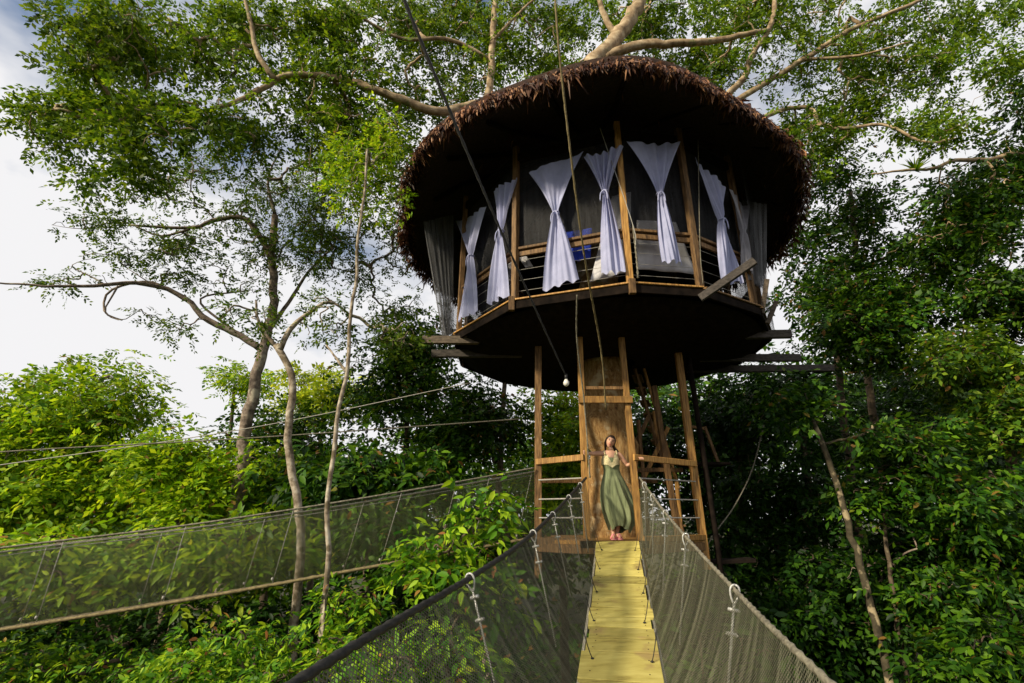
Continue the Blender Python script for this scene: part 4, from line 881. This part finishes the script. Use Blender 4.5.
simple('dense_tree', 'medium green tree below the airy one, behind the beam end', 830, 14, 300, [(850, 310, 70, 45, 14, 1.6, 110), (900, 330, 50, 40, 13.5, 1.5, 75)], LF_DARK, BARK_DARK, .24, 42, .7, seed=33, group=GR)
simple('dense_tree', 'tree with sunlit yellowish outer leaves halfway up the right edge', 985, 11, 330, [(975, 370, 65, 45, 11, 1.3, 110), (1015, 410, 45, 45, 10.8, 1.2, 75)], LF_MID, BARK_DARK, .2, 40, .5, seed=34, group=GR)
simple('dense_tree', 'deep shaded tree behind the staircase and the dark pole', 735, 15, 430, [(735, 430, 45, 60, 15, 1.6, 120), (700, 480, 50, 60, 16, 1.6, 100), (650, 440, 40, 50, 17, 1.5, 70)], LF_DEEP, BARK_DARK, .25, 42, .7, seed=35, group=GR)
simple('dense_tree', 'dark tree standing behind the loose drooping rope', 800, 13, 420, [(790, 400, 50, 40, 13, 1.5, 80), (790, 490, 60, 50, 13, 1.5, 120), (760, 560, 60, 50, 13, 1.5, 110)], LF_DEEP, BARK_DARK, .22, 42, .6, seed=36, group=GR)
b0 = base(*at(905, 720, 9.5)[:2])
plant('leaning_tree', 'leaning tree with a mottled pale trunk rising through the dark leaves', 'tree', b0,
      [([b0] + tr((890, 683, 9.5), (872, 610, 9.5), (850, 530, 9.5), (832, 470, 9.5), (812, 420, 9.5)), .1, .045), (tr((815, 425, 9.5), (830, 405, 9.4), (845, 400, 9.3)), .03, .012), (tr((812, 420, 9.5), (800, 405, 9.5), (785, 385, 9.6)), .03, .012)],
      [(810, 400, 50, 25, 9.6, .8, 34), (870, 430, 40, 25, 9.3, .8, 28)], LF_DARK, BARK_MOTTLED, .19, 26, .38, group=GR, seed=37)
b0 = base(*at(912, 720, 9.8)[:2])
plant('leaning_tree', 'thinner darker leaning trunk just right of the mottled one', 'tree', b0,
      [([b0] + tr((908, 683, 9.8), (896, 610, 9.8), (886, 540, 9.8), (880, 470, 9.8)), .07, .03)],
      [(880, 490, 45, 30, 9.8, .9, 50), (930, 450, 45, 30, 9.8, .9, 50)], LF_DARK, BARK_DARK, .19, 28, .4, group=GR, seed=38)
b0 = base(*at(924, 720, 10.2)[:2])
plant('leaning_tree', 'short warm-lit trunk low among the leaves at the lower right', 'tree', b0,
      [([b0] + tr((918, 670, 10.2), (910, 615, 10.2), (905, 575, 10.2)), .06, .03)],
      [(930, 540, 50, 40, 10.4, .9, 70), (880, 570, 50, 40, 10.6, .9, 60)], LF_DEEP, BARK_GREY, .2, 30, .42, group=GR, seed=39)
simple('dense_tree', 'dark leafy tree in the middle of the right edge with hanging leaf sprays', 980, 9.5, 480, [(975, 500, 60, 40, 9.5, 1, 85), (1010, 560, 40, 50, 9.3, 1, 70), (940, 590, 50, 40, 9.8, 1, 60)], LF_DARK, BARK_DARK, .14, 54, .42, seed=40, group=GR, six=True, droop=.5)
simple('dense_tree', 'shade-darkened green tree low between the bridge rope and the leaning trunks', 830, 11.5, 560, [(810, 600, 60, 50, 11.5, 1.2, 110), (760, 640, 60, 45, 11.5, 1.2, 90), (860, 650, 50, 45, 11, 1.2, 80)], LF_DEEP, BARK_DARK, .2, 40, .5, seed=41, group=GR)
simple('dense_tree', 'shade-darkened tree far back filling the upper right gaps', 930, 19, 330, [(930, 380, 80, 60, 19, 2, 110), (880, 440, 90, 60, 18, 2, 120), (980, 450, 70, 60, 18, 2, 100)], LF_DEEP, BARK_DARK, .3, 40, .9, seed=42, group=GR)
plant('feathery_shrub', 'feathery fern-like shrub with long drooping leaves at the lower right corner', 'shrub', base(*at(985, 700, 8.2)[:2]),
      [([base(*at(985, 700, 8.2)[:2])] + tr((985, 690, 8.2), (985, 650, 8.2)), .04, .02)], [(985, 650, 50, 30, 8.2, .7, 55), (960, 680, 40, 20, 8.2, .6, 35)], LF_DARK, BARK_DARK, .15, 48, .38, seed=43, six=True, droop=.5)

# bromeliad sitting on the bare limb
bc = at(915, 169, 11.82) - np.array([0, 0, .06])
bv = []; bf = []; rb_ = np.random.default_rng(9)
for k in range(46):
    a = rb_.uniform(0, 6.28); e = rb_.uniform(.15, 1.2); L_ = rb_.uniform(.25, .55); h = np.array([math.cos(a), math.sin(a), 0]); s_ = np.array([-math.sin(a), math.cos(a), 0]) * .02
    p = [bc, bc + L_ * .5 * (h * math.cos(e) + [0, 0, math.sin(e)]), bc + L_ * (h * math.cos(e * .7) + [0, 0, math.sin(e) * .8])]; n0 = len(bv)
    bv += [p[0] - s_, p[0] + s_, p[1] + s_, p[1] - s_, p[2]]; bf += [(n0, n0 + 1, n0 + 2, n0 + 3), (n0 + 3, n0 + 2, n0 + 4)]
tag(link('bromeliad', bv, bf, LF_BRIGHT), 'tuft of spiky epiphyte leaves sitting on the bare pale limb', 'plant')

# shrubs near the bridge on the left
SG = 'shrubs under the walkway on the left'
def shrub(label, px, py, Y, ells, lm, size, k, crad, seed, bark=BARK_DARK, **kw):
    b = base(*at(px, py, Y)[:2]); top = at(px, py, Y)
    return plant('shrub', label, 'shrub', b, [([b, (b[0] * .5 + top[0] * .5, Y + .1, (b[2] + top[2]) / 2), top], .05, .015)], ells, lm, bark, size, k, crad, SG, six=True, seed=seed, **kw)
shrub('bright glossy large-leaved shrub reaching up just left of the black hand cable', 470, 560, 5.9, [(492, 505, 30, 28, 6.3, .4, 18), (455, 540, 45, 28, 6.0, .5, 26), (420, 575, 45, 30, 5.8, .5, 24), (480, 585, 36, 28, 5.8, .5, 18)], LF_SHRUB, .125, 19,   .3, 51, droop=.35, rtip=.005)
shrub('bright shrub seen through the left bridge netting', 450, 640, 5.0, [(465, 605, 36, 32, 5.6, .3, 30), (455, 660, 36, 35, 5.3, .3, 30), (405, 665, 42, 35, 4.9, .35, 36)], LF_SHRUB, .12, 15, .28, 52, rtip=.005)
shrub('leafy shrub below the tan rope around the foot of the slender sapling', 350, 620, 7.0, [(375, 605, 45, 28, 7.0, .7, 36), (340, 655, 60, 30, 6.8, .7, 50), (390, 655, 50, 35, 6.3, .6, 36)], LF_SHRUB, .095, 26, .32, 53)
shrub('yellow-green shrub under the walkway left of the twisted trunk', 240, 640, 7.4, [(235, 640, 45, 22, 7.5, .8, 40), (215, 670, 60, 25, 7.2, .8, 46), (280, 675, 40, 22, 7.0, .7, 30)], LF_SHRUB, .095, 28, .34, 54)
shrub('dark shrub with scattered bright leaves at the lower left', 120, 660, 8.0, [(130, 668, 70, 22, 8.0, .8, 46), (60, 665, 50, 20, 8.2, .8, 26)], LF_SHRUB, .1, 28, .36, 55)
shrub('low green shrub in the bottom left corner', 20, 670, 8.4, [(15, 670, 50, 22, 8.4, .8, 30)], LF_SHRUB, .1, 28, .36, 56)
shrub('shrub coloured dark as in deep shade under the left half of the walkway', 110, 640, 9.2, [(60, 640, 90, 28, 9.3, .7, 80), (190, 625, 90, 30, 9.3, .7, 90)], LF_DEEP, .14, 24, .4, 61)
shrub('shrub coloured dark as in deep shade under the walkway near the twisted trunk', 330, 620, 9.0, [(310, 615, 70, 30, 9.5, .7, 80), (420, 600, 60, 35, 9.0, .7, 70)], LF_DEEP, .14, 24, .4, 62)
shrub('leafy shrub right behind the walkway netting at the left edge', 70, 560, 9.6, [(60, 570, 80, 40, 9.8, .9, 80), (0, 560, 60, 40, 9.8, .9, 50)], LF_BRIGHT, .19, 22, .5, 57)
shrub('leafy shrub behind the walkway netting near the twisted trunk', 200, 560, 9.8, [(190, 560, 80, 40, 10, .9, 85), (270, 550, 50, 35, 10, .8, 50)], LF_BRIGHT, .19, 22, .5, 58)
shrub('dark shrub behind the far end of the walkway netting', 430, 530, 10.2, [(420, 530, 80, 35, 10.4, .9, 85), (500, 545, 45, 40, 10.2, .8, 55)], LF_DARK, .19, 24, .5, 59)
shrub('low dark shrub under the bridge right of its netting', 700, 640, 9, [(700, 620, 50, 40, 10, .9, 70), (720, 665, 60, 30, 9, .9, 60)], LF_DEEP, .19, 26, .45, 60)

# masses no one could count: far forest and undergrowth
rf = np.random.default_rng(77)
X = rf.uniform(-60, 75, 2600); Y = 30 + rf.uniform(0, 26, 2600) + np.abs(X) * .05; top = np.where(X > 5, 10, np.where(X > -8, 5, 2.8)) * Y / 35 + rf.normal(size=2600) * 1.2
Z = GZ + (top - GZ) * rf.uniform(0, 1, 2600) ** .5
v, f = leaves(np.stack([X, Y, Z], 1), 2.2, 46, .6, r=rf)
tag(link('forest', v, f, LF_DARK, org=(0, 40, GZ)), 'far wall of forest closing the view behind the trees', 'forest', kind='stuff')
X = rf.uniform(-30, 36, 1700); Y = rf.uniform(5, 30, 1700); Z = np.array([gh(a, b) for a, b in zip(X, Y)]) + rf.uniform(.2, 3.4, 1700)
v, f = leaves(np.stack([X, Y, Z], 1), 1.1, 34, .36, r=rf)
tag(link('undergrowth', v, f, LF_DARK, org=(0, 15, GZ)), 'tangled dark undergrowth covering the forest floor', 'undergrowth', kind='stuff')
